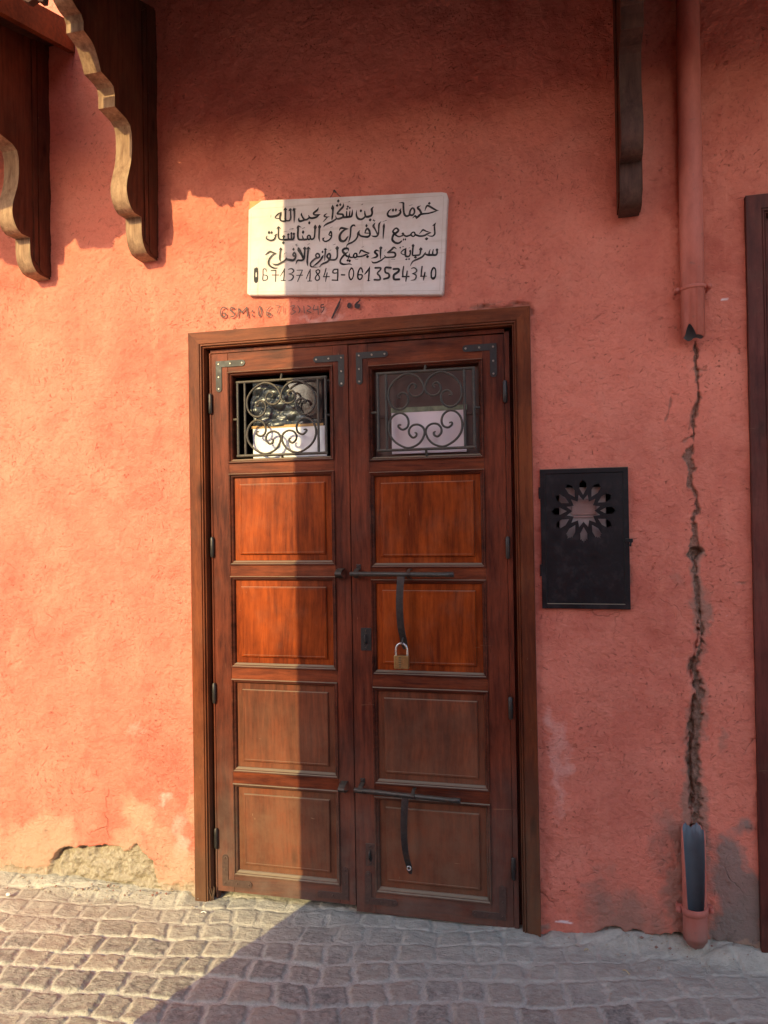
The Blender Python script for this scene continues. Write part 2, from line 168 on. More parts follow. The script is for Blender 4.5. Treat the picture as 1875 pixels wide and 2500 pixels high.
# ------------------------------------------------------------------ materials
class G:
    """small node-graph writer"""
    def __init__(s, name):
        s.m = bpy.data.materials.new(name); s.m.use_nodes = True; s.t = s.m.node_tree
        s.b = s.t.nodes['Principled BSDF']; s.x = 0
    def n(s, typ, ins=None, **props):
        nd = s.t.nodes.new(typ)
        for k, v in props.items(): setattr(nd, k, v)
        for k, v in (ins or {}).items():
            if hasattr(v, 'is_linked') or hasattr(v, 'links'): s.t.links.new(v, nd.inputs[k])
            else: nd.inputs[k].default_value = v
        return nd
    def co(s): return s.n('ShaderNodeTexCoord').outputs['Object']
    def mapping(s, v, scale=(1, 1, 1), loc=(0, 0, 0), rot=(0, 0, 0)):
        return s.n('ShaderNodeMapping', {'Vector': v, 'Scale': scale, 'Location': loc, 'Rotation': rot}).outputs[0]
    def noise(s, v, scale, detail=4, rough=0.55, dist=0.0, col=False):
        nd = s.n('ShaderNodeTexNoise', {'Vector': v, 'Scale': scale, 'Detail': detail, 'Roughness': rough, 'Distortion': dist})
        return nd.outputs['Color' if col else 'Fac']
    def ramp(s, f, a, b, lo=0.0, hi=1.0):
        return s.n('ShaderNodeMapRange', {'Value': f, 'From Min': a, 'From Max': b, 'To Min': lo, 'To Max': hi}).outputs[0]
    def mix(s, f, a, b, mode='MIX'):
        nd = s.n('ShaderNodeMix', data_type='RGBA', blend_type=mode)
        for k, v in ((0, f), (6, a), (7, b)):
            if hasattr(v, 'links'): s.t.links.new(v, nd.inputs[k])
            else: nd.inputs[k].default_value = v if k == 0 else (*v[:3], 1)
        return nd.outputs[2]
    def math(s, op, a, b=0.0, c=None):
        nd = s.n('ShaderNodeMath', operation=op, use_clamp=False)
        for k, v in enumerate((a, b) if c is None else (a, b, c)):
            if hasattr(v, 'links'): s.t.links.new(v, nd.inputs[k])
            else: nd.inputs[k].default_value = v
        return nd.outputs[0]
    def attr(s, name): return s.n('ShaderNodeAttribute', attribute_name=name).outputs['Fac']
    def sep(s, v): return s.n('ShaderNodeSeparateXYZ', {'Vector': v}).outputs
    def bump(s, h, strength, dist, normal=None):
        ins = {'Height': h, 'Strength': strength, 'Distance': dist}
        if normal: ins['Normal'] = normal
        return s.n('ShaderNodeBump', ins).outputs[0]
    def out(s, col=None, rough=None, normal=None, **kw):
        for k, v in (('Base Color', col), ('Roughness', rough), ('Normal', normal), *[(a.replace('_', ' '), c) for a, c in kw.items()]):
            if v is None: continue
            if hasattr(v, 'links'): s.t.links.new(v, s.b.inputs[k])
            else: s.b.inputs[k].default_value = (*v, 1) if k == 'Base Color' and len(v) == 3 else v
        return s.m

def up_dust(g):
    """how far a face looks upward: dust settles there"""
    nz = g.sep(g.n('ShaderNodeNewGeometry').outputs['Normal'])[2]
    return g.ramp(nz, 0.35, 0.8)

def wood(name, dark, light, axis='z', rough=0.5, dusty=0.45, worn=0.0, bump=0.25, grime=(0.20, 0.15, 0.10), grime_z=None, spec=0.13):
    g = G(name); c = g.co()
    sc = {'z': (64, 64, 5.5), 'x': (5.5, 64, 64), 'y': (64, 5.5, 64)}[axis]
    wob = g.noise(c, 2.2, 2, col=True)
    cw = g.n('ShaderNodeVectorMath', {0: c, 1: g.n('ShaderNodeVectorMath', {0: wob, 1: (0.05, 0.05, 0.05)}, operation='MULTIPLY').outputs[0]}, operation='ADD').outputs[0]
    st = g.mapping(cw, sc)
    grain = g.noise(st, 1.0, 6, 0.62)
    fine = g.noise(g.mapping(c, tuple(v*4.5 for v in sc)), 1.0, 3, 0.6)
    tone = g.noise(g.mapping(c, tuple(0.5*v**0.55 for v in sc)), 1.6, 3, 0.5)
    f = g.ramp(g.math('ADD', g.math('MULTIPLY', grain, 0.55), g.math('MULTIPLY', tone, 0.6)), 0.44, 0.72)
    col = g.mix(f, dark, light)
    blot = g.noise(g.mapping(c, tuple(v**0.18 for v in sc)), 2.6, 6, 0.68)
    col = g.mix(g.ramp(blot, 0.50, 0.72, 0, 0.6), col, tuple(v*0.6 for v in dark))
    col = g.mix(g.ramp(blot, 0.46, 0.28, 0, 0.3), col, tuple(min(1, v*1.35) for v in light))
    col = g.mix(g.ramp(fine, 0.56, 0.72, 0, 0.45), col, tuple(v*0.5 for v in dark))
    # knots
    vk = g.n('ShaderNodeTexVoronoi', {'Vector': g.mapping(c, tuple(v**0.45*0.9 for v in sc)), 'Scale': 1.0}).outputs['Distance']
    col = g.mix(g.ramp(vk, 0.03, 0.10, 0.75, 0.0), col, tuple(v*0.4 for v in dark))
    # rubbed, dusty film in patches and pale scratches
    film = g.ramp(g.noise(c, 5.5, 5, 0.68), 0.50, 0.80, 0.0, 0.16)
    if grime_z:
        z = g.sep(g.n('ShaderNodeNewGeometry').outputs['Position'])[2]
        zz = g.math('ADD', z, g.math('MULTIPLY', g.math('SUBTRACT', g.noise(c, 4.0, 4, 0.6), 0.5), 0.55))
        film = g.math('MAXIMUM', g.math('MULTIPLY', film, 1.0), g.math('MULTIPLY', g.ramp(zz, grime_z[0], grime_z[1], 1.0, 0.0), g.ramp(g.noise(c, 9.0, 5, 0.7), 0.3, 0.7, 0.25, grime_z[2])))
    col = g.mix(film, col, grime)
    sx = g.noise(g.mapping(c, (7, 9, 85), rot=(0, 0.5, 0)), 1.0, 2, 0.5, 1.2)
    sz = g.noise(g.mapping(c, (70, 9, 8), rot=(0, -0.25, 0)), 1.0, 2, 0.5, 1.8)
    scr = g.math('MULTIPLY', g.math('MAXIMUM', g.ramp(sx, 0.78, 0.80), g.ramp(sz, 0.765, 0.78)), 0.2+worn)
    col = g.mix(scr, col, (0.42, 0.27, 0.16))
    du = g.math('MULTIPLY', up_dust(g), dusty)
    col = g.mix(du, col, (0.36, 0.29, 0.20))
    rr = g.math('ADD', g.ramp(film, 0, 0.6, rough, rough+0.25), g.math('MULTIPLY', du, 0.3))
    bb = g.bump(g.math('ADD', grain, g.math('MULTIPLY', fine, 0.6)), bump, 0.0022)
    return g.out(col, rr, bb, Specular_IOR_Level=spec)

def metal(name, base, rough=0.5, metallic=0.4, rust=None, amount=0.4, dusty=0.0, bump=0.2, spec=0.5):
    g = G(name); c = g.co()
    n1 = g.noise(c, 22, 6, 0.65); n2 = g.noise(c, 90, 4, 0.6)
    col = g.mix(g.ramp(n2, 0.35, 0.75), tuple(v*0.75 for v in base), tuple(min(1, v*1.25) for v in base))
    if rust: col = g.mix(g.ramp(n1, 0.52, 0.68, 0, amount), col, rust)
    if dusty: col = g.mix(g.math('MULTIPLY', up_dust(g), dusty), col, (0.36, 0.29, 0.20))
    return g.out(col, g.ramp(n1, 0.3, 0.75, rough-0.12, rough+0.2), g.bump(g.math('ADD', n1, n2), bump, 0.0012), Metallic=metallic, Specular_IOR_Level=spec)

def plain(name, col, rough=0.7, var=0.2, scale=20, bump=0.15, **kw):
    g = G(name); c = g.co(); n = g.noise(c, scale, 5, 0.62)
    cc = g.mix(g.ramp(n, 0.3, 0.72), tuple(v*(1-var) for v in col), tuple(min(1, v*(1+var)) for v in col))
    return g.out(cc, rough, g.bump(n, bump, 0.002), **kw)

def plaster():
    g = G('red_plaster'); c = g.n('ShaderNodeNewGeometry').outputs['Position']
    big = g.noise(c, 1.3, 4, 0.55); mid = g.noise(c, 6.0, 5, 0.6, 0.6); fin = g.noise(c, 60, 4, 0.65)
    col = g.mix(g.ramp(g.math('ADD', g.math('MULTIPLY', big, 0.65), g.math('MULTIPLY', g.noise(c, 4.2, 5, 0.62, 0.4), 0.35)), 0.36, 0.58), PL_A, PL_B)
    col = g.mix(g.ramp(mid, 0.42, 0.74, 0.0, 0.6), col, PL_C)
    col = g.mix(g.ramp(fin, 0.52, 0.78, 0.0, 0.30), col, PL_D)
    gr2 = g.noise(g.mapping(c, (1, 1, 1.3), rot=(0, 0.4, 0)), 38, 6, 0.72, 0.6)
    col = g.mix(g.ramp(gr2, 0.54, 0.72, 0.0, 0.45), col, PL_D)
    col = g.mix(g.ramp(gr2, 0.44, 0.30, 0.0, 0.35), col, PL_C)
    # rubbed chalky streaks and rain streaks
    stv = g.noise(g.mapping(c, (14, 14, 1.5)), 1.0, 4, 0.6)
    col = g.mix(g.ramp(stv, 0.58, 0.78, 0.0, 0.35), col, PL_E)
    # trowel marks: thin dashes in sweeping strokes that change direction from patch to patch, and pits
    cre = None
    for k, (th, sc, ln, seed, cut) in enumerate(((0.35, 82, 24, 1.7, 0.635), (1.05, 92, 26, 5.1, 0.635), (1.75, 84, 28, 9.3, 0.64), (2.55, 100, 30, 14.9, 0.638), (0.7, 52, 13, 23.0, 0.68), (2.1, 56, 14, 31.0, 0.68))):
        m = g.mapping(g.mapping(c, rot=(0, th, 0), loc=(seed, 0, seed*0.7)), (ln, 1, sc))
        bend = g.noise(g.mapping(c, loc=(seed, 0, 0)), 5, 2, 0.5, col=True)
        m = g.n('ShaderNodeVectorMath', {0: m, 1: g.n('ShaderNodeVectorMath', {0: bend, 1: (0, 0, 7.0 if sc > 60 else 4.0)}, operation='MULTIPLY').outputs[0]}, operation='ADD').outputs[0]
        t = g.ramp(g.noise(m, 1.0, 2, 0.6), cut, cut+0.06)
        pm = g.ramp(g.noise(g.mapping(c, loc=(seed*3, 0, 0)), 2.6, 5, 0.65), 0.48, 0.66)
        t = g.math('MULTIPLY', t, pm)
        cre = t if cre is None else g.math('MAXIMUM', cre, t)
    pits = g.math('MULTIPLY', g.ramp(g.noise(c, 85, 3, 0.6), 0.62, 0.69), g.ramp(g.noise(c, 4.1, 4, 0.6), 0.46, 0.62))
    cre = g.math('MAXIMUM', cre, pits)
    # crazed hairlines, only here and there
    vv = g.n('ShaderNodeVectorMath', {0: c, 1: g.n('ShaderNodeVectorMath', {0: g.noise(c, 7, 4, 0.6, col=True), 1: (0.10, 0.10, 0.10)}, operation='MULTIPLY').outputs[0]}, operation='ADD').outputs[0]
    ve = g.n('ShaderNodeTexVoronoi', {'Vector': vv, 'Scale': 4.2}, feature='DISTANCE_TO_EDGE').outputs['Distance']
    hl = g.math('MULTIPLY', g.ramp(ve, 0.0, 0.014, 0.75, 0.0), g.ramp(g.noise(c, 2.3, 5, 0.7), 0.57, 0.66))
    cre = g.math('MAXIMUM', cre, hl)
    col = g.mix(g.math('MULTIPLY', cre, 0.58), col, PL_DK)
    # mapped stains, broken up by noise
    br = g.math('ADD', g.math('MULTIPLY', g.noise(c, 30, 6, 0.7), 0.5), g.math('MULTIPLY', g.noise(g.mapping(c, (1.3, 1, 0.7)), 8, 5, 0.65), 0.75))
    def stain(name, colr, k=1.0):
        a = g.attr(name)
        return g.ramp(g.math('SUBTRACT', g.math('MULTIPLY', a, 1.5), g.math('MULTIPLY', br, 1.15)), 0.0, 0.55, 0.0, k)
    col = g.mix(stain('pale', 0, 0.55), col, (0.72, 0.46, 0.40))
    col = g.mix(stain('grey', 0, 0.75), col, (0.27, 0.165, 0.125))
    col = g.mix(stain('moss', 0, 0.8), col, (0.20, 0.18, 0.155))
    col = g.mix(stain('dust', 0, 0.85), col, (0.43, 0.285, 0.195))
    col = g.mix(g.attr('white'), col, (0.85, 0.78, 0.78))
    chip = g.attr('chip')
    chn = g.noise(c, 75, 6, 0.7)
    col = g.mix(chip, col, g.mix(g.ramp(chn, 0.35, 0.7), (0.28, 0.225, 0.165), (0.46, 0.395, 0.30)))
    crk = g.attr('crack')
    col = g.mix(crk, col, g.mix(g.ramp(chn, 0.35, 0.7), (0.15, 0.090, 0.066), (0.36, 0.235, 0.175)))
    grain = g.noise(c, 100, 4, 0.7)
    h = g.math('SUBTRACT', g.math('ADD', g.math('MULTIPLY', grain, 0.8), g.math('MULTIPLY', fin, 1.0)), g.math('MULTIPLY', cre, 1.5))
    h = g.math('ADD', h, g.math('MULTIPLY', g.noise(g.mapping(c, (1, 1, 1.6), rot=(0, 0.5, 0)), 24, 5, 0.6, 1.2), 1.9))
    h = g.math('ADD', h, g.math('MULTIPLY', chn, g.math('MULTIPLY', g.math('MAXIMUM', chip, crk), 2.0)))
    return g.out(col, 0.92, g.bump(h, 0.85, 0.0038), Specular_IOR_Level=0.15)

def paving():
    g = G('stone_setts'); c = g.n('ShaderNodeNewGeometry').outputs['Position']
    st = g.attr('stone'); tint = g.attr('tint')
    n1 = g.noise(c, 45, 6, 0.7, 0.4); n2 = g.noise(c, 170, 4, 0.65); n3 = g.noise(g.mapping(c, (30, 75, 30), rot=(0, 0, 0.5)), 1.0, 5, 0.65, 0.8)
    sc = g.mix(g.ramp(n1, 0.3, 0.72), (0.160, 0.147, 0.127), (0.50, 0.462, 0.390))
    sc = g.mix(g.ramp(tint, 0, 1, 0.0, 0.7), sc, (0.48, 0.405, 0.315))
    sc = g.mix(g.ramp(n3, 0.56, 0.74, 0, 0.5), sc, (0.075, 0.067, 0.066))
    mo = g.mix(g.ramp(n2, 0.3, 0.75), (0.40, 0.370, 0.310), (0.64, 0.600, 0.50))
    du = g.mix(g.ramp(g.noise(c, 28, 6, 0.65), 0.3, 0.75), (0.39, 0.355, 0.295), (0.56, 0.515, 0.425))
    col = g.mix(st, mo, sc)
    dm = g.ramp(g.math('ADD', g.attr('dust'), g.math('MULTIPLY', g.math('SUBTRACT', n1, 0.5), 0.7)), 0.2, 0.9, 0.0, 0.88)
    col = g.mix(dm, col, du)
    col = g.mix(g.ramp(n2, 0.66, 0.8, 0, 0.3), col, (0.55, 0.48, 0.38))
    h = g.math('ADD', g.math('MULTIPLY', n1, 1.3), g.math('MULTIPLY', n2, 0.6)); h = g.math('ADD', h, g.math('MULTIPLY', n3, g.math('MULTIPLY', st, 1.6)))
    return g.out(col, 0.95, g.bump(h, 0.9, 0.0048), Specular_IOR_Level=0.08)

PL_A, PL_B, PL_C, PL_D, PL_E, PL_DK = (0.45, 0.120, 0.083), (0.67, 0.203, 0.138), (0.69, 0.246, 0.170), (0.34, 0.080, 0.056), (0.72, 0.275, 0.185), (0.15, 0.050, 0.032)
M_PLASTER = plaster()
M_PAVING = paving()
ST_D, ST_L = (0.050, 0.0102, 0.0060), (0.185, 0.0410, 0.0185)
M_STILE = wood('stile_wood', ST_D, ST_L, 'z', 0.48, grime_z=(0.05, 0.75, 0.8), grime=(0.150, 0.098, 0.076))
M_RAIL = wood('rail_wood', ST_D, (0.220, 0.050, 0.0180), 'x', 0.48, grime_z=(0.05, 0.45, 0.8), grime=(0.150, 0.098, 0.076))
M_PANEL_HI = wood('panel_wood', (0.105, 0.0155, 0.0035), (0.330, 0.0580, 0.0080), 'z', 0.42, worn=0.2)
M_PANEL_LO = wood('worn_panel_wood', (0.066, 0.0150, 0.0070), (0.215, 0.0500, 0.0180), 'z', 0.55, worn=0.3, grime_z=(0.25, 1.15, 0.85), grime=(0.175, 0.090, 0.054))
M_MOULD = wood('moulding_wood', (0.036, 0.0086, 0.0052), (0.130, 0.0300, 0.0145), 'x', 0.5, dusty=0.6, grime_z=(0.0, 0.7, 0.8), grime=(0.18, 0.125, 0.09))
M_CASE_V = wood('casing_wood', (0.080, 0.0185, 0.0085), (0.195, 0.0500, 0.0165), 'z', 0.5, grime_z=(0.0, 0.8, 0.6), grime=(0.15, 0.10, 0.06))
M_CASE_H = wood('casing_head_wood', (0.085, 0.0205, 0.0095), (0.205, 0.0540, 0.0190), 'x', 0.5)
M_DARKWOOD = wood('dark_door_wood', (0.058, 0.0150, 0.0130), (0.130, 0.034, 0.025), 'z', 0.5)
M_CORBEL = wood('corbel_wood', (0.052, 0.016, 0.011), (0.135, 0.042, 0.022), 'z', 0.6, dusty=0.3)
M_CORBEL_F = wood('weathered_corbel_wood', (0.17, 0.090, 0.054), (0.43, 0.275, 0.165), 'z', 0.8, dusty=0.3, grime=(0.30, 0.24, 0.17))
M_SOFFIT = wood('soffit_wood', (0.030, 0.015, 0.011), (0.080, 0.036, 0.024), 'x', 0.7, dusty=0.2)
M_IRON = metal('wrought_iron', (0.060, 0.050, 0.042), 0.55, 0.35, (0.14, 0.105, 0.075), 0.6, dusty=0.45)
M_STEEL = metal('dark_steel', (0.050, 0.044, 0.042), 0.42, 0.6, (0.10, 0.055, 0.035), 0.5, dusty=0.3)
M_PLATE = metal('plate_steel', (0.020, 0.018, 0.018), 0.5, 0.2, (0.045, 0.028, 0.022), 0.4)
M_PLATE_W = metal('painted_plate', (0.070, 0.034, 0.024), 0.7, 0.0, (0.11, 0.066, 0.046), 0.6, dusty=0.3)
M_SCREW = metal('screw_steel', (0.32, 0.28, 0.24), 0.4, 0.8)
M_HATCH = metal('black_hatch_paint', (0.0075, 0.006, 0.008), 0.42, 0.0, (0.030, 0.020, 0.020), 0.6, dusty=0.6, bump=0.2, spec=0.25)
M_BRASS = metal('worn_brass', (0.42, 0.29, 0.12), 0.35, 0.85, (0.10, 0.06, 0.035), 0.8)
M_CHROME = metal('shackle_steel', (0.62, 0.60, 0.58), 0.25, 1.0)
def pipe_mat():
    g = G('red_painted_pipe'); c = g.co()
    n = g.noise(g.mapping(c, (1, 1, 0.35)), 16, 6, 0.68); n2 = g.noise(c, 60, 4, 0.6)
    col = g.mix(g.ramp(n, 0.35, 0.7), (0.38, 0.105, 0.076), (0.54, 0.165, 0.120))
    col = g.mix(g.ramp(n2, 0.62, 0.72, 0, 0.5), col, (0.16, 0.10, 0.085))
    z = g.sep(g.n('ShaderNodeNewGeometry').outputs['Position'])[2]
    col = g.mix(g.math('MULTIPLY', g.ramp(z, 0.02, 0.16, 0.75, 0.0), g.ramp(n, 0.3, 0.6)), col, (0.20, 0.135, 0.11))
    return g.out(col, 0.62, g.bump(g.math('ADD', n, g.math('MULTIPLY', n2, 0.5)), 0.2, 0.002), Specular_IOR_Level=0.3)
M_PIPE = pipe_mat()
M_PIPE_IN = plain('grey_pipe_inside', (0.115, 0.135, 0.155), 0.45, 0.2, 8, 0.05)
def ink():
    g = G('black_lettering_paint'); c = g.co(); n = g.noise(g.mapping(c, (30, 30, 90)), 1.0, 5, 0.65); n2 = g.noise(c, 12, 3, 0.5)
    col = g.mix(g.ramp(g.math('ADD', n, g.math('MULTIPLY', n2, 0.5)), 0.70, 0.98, 0.0, 0.6), (0.012, 0.011, 0.013), (0.14, 0.115, 0.105))
    return g.out(col, 0.6, Specular_IOR_Level=0.25)
M_BLACK = ink()
M_FADED = plain('faded_lettering_paint', (0.12, 0.075, 0.066), 0.9, 0.35, 120, 0.2)
M_SLASH = plain('dark_lettering_paint', (0.050, 0.030, 0.030), 0.9, 0.4, 120, 0.2)
M_VOID = plain('room_darkness', (0.02, 0.016, 0.014), 0.95, 0.2, 8)
M_PAPER = plain('white_paper', (0.78, 0.76, 0.78), 0.8, 0.05, 6, 0.1)
M_PINKPAPER = plain('pinkish_paper', (0.66, 0.53, 0.53), 0.75, 0.07, 5, 0.1)
M_TAPE = plain('mottled_strip', (0.16, 0.165, 0.10), 0.6, 0.5, 30)
M_BROWNBOARD = plain('brown_board', (0.085, 0.042, 0.032), 0.6, 0.2, 8)
M_BEIGE = plain('meter_casing', (0.34, 0.25, 0.23), 0.6, 0.25, 14)
M_STRAW = plain('dry_straw', (0.45, 0.36, 0.2), 0.8, 0.2, 60)
M_PEBBLE = plain('white_pebble_stone', (0.75, 0.72, 0.64), 0.7, 0.1, 40)
M_OCHRE = plain('ochre_wall', (0.55, 0.30, 0.20), 0.9, 0.12, 4)
M_TILE = plain('roof_tile', (0.20, 0.22, 0.13), 0.5, 0.2, 10)

def film_mat():
    g = G('crinkled_film'); c = g.co()
    n = g.noise(c, 16, 5, 0.6, 1.5); v = g.n('ShaderNodeTexVoronoi', {'Vector': g.mapping(c, (1.4, 1, 1), rot=(0, 0.6, 0)), 'Scale': 17.0}, feature='DISTANCE_TO_EDGE').outputs['Distance']
    col = g.mix(g.ramp(n, 0.35, 0.7), (0.010, 0.013, 0.018), (0.036, 0.042, 0.052))
    return g.out(col, 0.36, g.bump(g.math('ADD', g.math('MULTIPLY', n, 1.2), g.ramp(v, 0, 0.12)), 0.3, 0.004), Specular_IOR_Level=0.7)
M_FILM = film_mat()

def sign_mat():
    g = G('whitewashed_board'); c = g.co()
    gr = g.noise(g.mapping(c, (3, 20, 42)), 1.0, 5, 0.6); bl = g.noise(c, 7, 5, 0.65)
    col = g.mix(g.ramp(bl, 0.42, 0.75, 0, 0.75), (0.66, 0.58, 0.55), (0.53, 0.42, 0.37))
    col = g.mix(g.ramp(gr, 0.56, 0.78, 0, 0.6), col, (0.44, 0.34, 0.28))
    col = g.mix(g.ramp(g.noise(c, 70, 3, 0.6), 0.68, 0.76, 0, 0.7), col, (0.30, 0.2, 0.15))
    run = g.noise(g.mapping(c, (38, 1, 3.0)), 1.0, 4, 0.6)
    col = g.mix(g.ramp(run, 0.60, 0.76, 0, 0.45), col, (0.36, 0.25, 0.19))
    return g.out(col, 0.75, g.bump(gr, 0.35, 0.002), Specular_IOR_Level=0.2)
M_SIGN = sign_mat()
M_RAWWOOD = plain('bare_wood', (0.45, 0.27, 0.11), 0.8, 0.3, 40)

# ------------------------------------------------------------------ noise for the relief
def lattice(x, y, sc, seed):
    r = np.random.RandomState(seed); T = r.rand(256, 256).astype(np.float32)
    u = x*sc; v = y*sc
    i = np.floor(u).astype(int); j = np.floor(v).astype(int); fu = u-i; fv = v-j
    fu = fu*fu*(3-2*fu); fv = fv*fv*(3-2*fv); i0 = i % 256; i1 = (i+1) % 256; j0 = j % 256; j1 = (j+1) % 256
    return (T[i0, j0]*(1-fu)+T[i1, j0]*fu)*(1-fv)+(T[i0, j1]*(1-fu)+T[i1, j1]*fu)*fv - 0.5
def fbm(x, y, sc, seed, oct=4, gain=0.5):
    s = 0; a = 1.0
    for k in range(oct):
        ca, sa = math.cos(0.6*k), math.sin(0.6*k)
        s = s + a*lattice(x*ca-y*sa+3.7*k, x*sa+y*ca+1.3*k, sc*2.03**k, seed+k); a *= gain
    return s
def sstep(a, b, v):
    t = np.clip((v-a)/(b-a), 0, 1); return t*t*(3-2*t)
def blob(X, Z, x, z, rx, rz, p=1.0):
    return np.clip(1.25-np.sqrt(((X-x)/rx)**2+((Z-z)/rz)**2), 0, 1)**p

def sheet(name, xs, ys, XYZ, drop, attrs, mat, parent=None):
    """a grid mesh of any relief with float attributes"""
    nx, ny = len(xs), len(ys)
    me = bpy.data.meshes.new(name); V = np.stack(XYZ, -1).reshape(-1, 3).astype(np.float32)
    me.vertices.add(nx*ny); me.vertices.foreach_set('co', V.ravel())
    i, j = np.meshgrid(np.arange(nx-1), np.arange(ny-1), indexing='ij')
    a = i*ny+j; q = np.stack([a, a+ny, a+ny+1, a+1], -1)
    if drop is not None: q = q[~drop]
    q = q.reshape(-1, 4).astype(np.int32); m = len(q)
    me.loops.add(m*4); me.loops.foreach_set('vertex_index', q.ravel())
    me.polygons.add(m); me.polygons.foreach_set('loop_start', np.arange(m, dtype=np.int32)*4)
    try: me.polygons.foreach_set('loop_total', np.full(m, 4, dtype=np.int32))
    except Exception: pass
    me.polygons.foreach_set('use_smooth', np.ones(m, dtype=bool))
    for k, arr in attrs.items():
        at = me.attributes.new(k, 'FLOAT', 'POINT'); at.data.foreach_set('value', arr.reshape(-1).astype(np.float32))
    me.materials.append(mat); me.update(calc_edges=True); me.validate()
    o = bpy.data.objects.new(name, me); COL.objects.link(o)
    if parent: o.parent = parent
    return o

def grow(a, step, end, f=1.35):
    out = []; x = a; s = step
    while (x < end) if step > 0 else (x > end):
        s *= f; x += s; out.append(x)
    return out

# ------------------------------------------------------------------ ground
GZ = -0.045
def make_ground():
    xs = np.arange(-2.3, 2.1, 0.0062); ys = np.arange(-1.75, 0.06, 0.0062)
    xs = np.array(grow(-2.3, -0.02, -60)[::-1] + list(xs) + grow(xs[-1], 0.02, 60))
    ys = np.array(grow(-1.75, -0.02, -60)[::-1] + list(ys) + grow(ys[-1], 0.02, 60))
    X, Y = np.meshgrid(xs, ys, indexing='ij')
    fade = np.clip(1.2-np.maximum(np.maximum(np.abs(X+0.1)-2.1, 0), np.maximum(-1.6-Y, 0)), 0, 1)
    wx = fbm(X, Y, 2.6, 11, 3)*0.045 + fbm(X, Y, 14, 31, 2)*0.009; wy = fbm(X, Y, 2.6, 21, 3)*0.045 + fbm(X, Y, 14, 41, 2)*0.009
    U = X+0.20*Y+wx; V = Y-0.19*X-0.035*X*X+wy
    r = np.random.RandomState(5)
    vb = np.cumsum(np.r_[-3.0, r.uniform(0.108, 0.136, 80)])
    row = np.clip(np.searchsorted(vb, V)-1, 0, 79)
    dv = np.minimum(V-vb[row], vb[row+1]-V)
    ub = np.cumsum(np.c_[r.uniform(-3.2, -3.1, 80), r.uniform(0.102, 0.150, (80, 70))], axis=1)
    col = np.zeros_like(row); du = np.zeros_like(U)
    for k in range(80):
        m = row == k
        if not m.any(): continue
        c = np.clip(np.searchsorted(ub[k], U[m])-1, 0, 69); col[m] = c
        du[m] = np.minimum(U[m]-ub[k][c], ub[k][c+1]-U[m])
    T = r.rand(80, 70); H = r.uniform(-1, 1, (80, 70)); TX = r.uniform(-1, 1, (80, 70)); TY = r.uniform(-1, 1, (80, 70)); JW = r.uniform(0.0055, 0.0105, (80, 70))
    jw = JW[row, col]
    # rounded corners: distance to the edge of a rounded rectangle
    rc = 0.013
    ex = np.maximum(rc-(du-jw), 0); ey = np.maximum(rc-(dv-jw), 0)
    d = np.where((ex > 0) & (ey > 0), rc-np.sqrt(ex*ex+ey*ey), np.minimum(du, dv)-jw)
    d = d + fbm(X, Y, 42, 51, 4, 0.6)*0.009 + fbm(X, Y, 6, 58, 2)*0.005
    inside = sstep(-0.002, 0.0035, d)
    cu = U-(ub[row, col]+ub[row, np.minimum(col+1, 70)])/2; cv = V-(vb[row]+vb[row+1])/2
    top = 0.0034*H[row, col] + 0.035*TX[row, col]*cu + 0.03*TY[row, col]*cv + sstep(0, 0.012, d)*0.0012
    top = top + fbm(X, Y, 26, 61, 5, 0.65)*0.0045 + fbm(U*0.6, V*1.6, 60, 66, 3, 0.6)*0.003
    mort = -0.0050 + fbm(X, Y, 30, 71, 4, 0.6)*0.005 + fbm(X, Y, 3.5, 75, 3)*0.006
    dn = fbm(X, Y, 5, 81, 4)
    dust = sstep(-0.50, -0.20, Y + dn*0.30 + 0.05*np.sin(X*2.3) + 0.09*sstep(0.3, 1.3, X))
    dust = np.clip(np.maximum(dust, sstep(0.05, 0.35, fbm(X, Y, 3.0, 85, 4, 0.6))*0.35), 0, 1)*0.92
    dirt = 0.001 + fbm(X, Y, 9, 91, 5, 0.55)*0.012
    # two courses still show through the dirt
    z = inside*top + (1-inside)*mort
    z = z*(1-dust) + (dirt + 0.25*z)*dust
    z = z + 0.020*sstep(-0.10, 0.0, Y)*sstep(0.72, 0.75, np.abs(X)) + 0.030*sstep(-0.09, -0.01, Y+dn*0.05)*sstep(0.86, 1.0, X) + fbm(X, Y, 1.4, 101, 2)*0.014
    Z = GZ + z*fade
    o = sheet('ground', xs, ys, (X, Y, Z), None, {'stone': inside, 'tint': T[row, col], 'dust': dust}, M_PAVING)
    tag(o, 'grey stone sett paving with sandy joints and dirt along the wall', 'paving', kind='structure')
make_ground()

# ------------------------------------------------------------------ the wall
def seg_field(X, Z, pts):
    """distance to a polyline minus its interpolated half width"""
    best = np.full(X.shape, 9.0)
    for (x0, z0, w0), (x1, z1, w1) in zip(pts[:-1], pts[1:]):
        dx, dz = x1-x0, z1-z0; t = np.clip(((X-x0)*dx+(Z-z0)*dz)/(dx*dx+dz*dz), 0, 1)
        best = np.minimum(best, np.hypot(X-x0-t*dx, Z-z0-t*dz)-(w0+(w1-w0)*t))
    return best
def poly_field(X, Z, P):
    """signed distance to a polygon, negative inside"""
    best = np.full(X.shape, 9.0); ins = np.zeros(X.shape, bool); n = len(P)
    for i in range(n):
        x0, z0 = P[i]; x1, z1 = P[(i+1) % n]; dx, dz = x1-x0, z1-z0
        t = np.clip(((X-x0)*dx+(Z-z0)*dz)/(dx*dx+dz*dz+1e-12), 0, 1)
        best = np.minimum(best, np.hypot(X-x0-t*dx, Z-z0-t*dz))
        c = (z0 > Z) != (z1 > Z)
        ins ^= c & (X < (x1-x0)*(Z-z0)/(z1-z0+1e-12)+x0)
    return np.where(ins, -best, best)

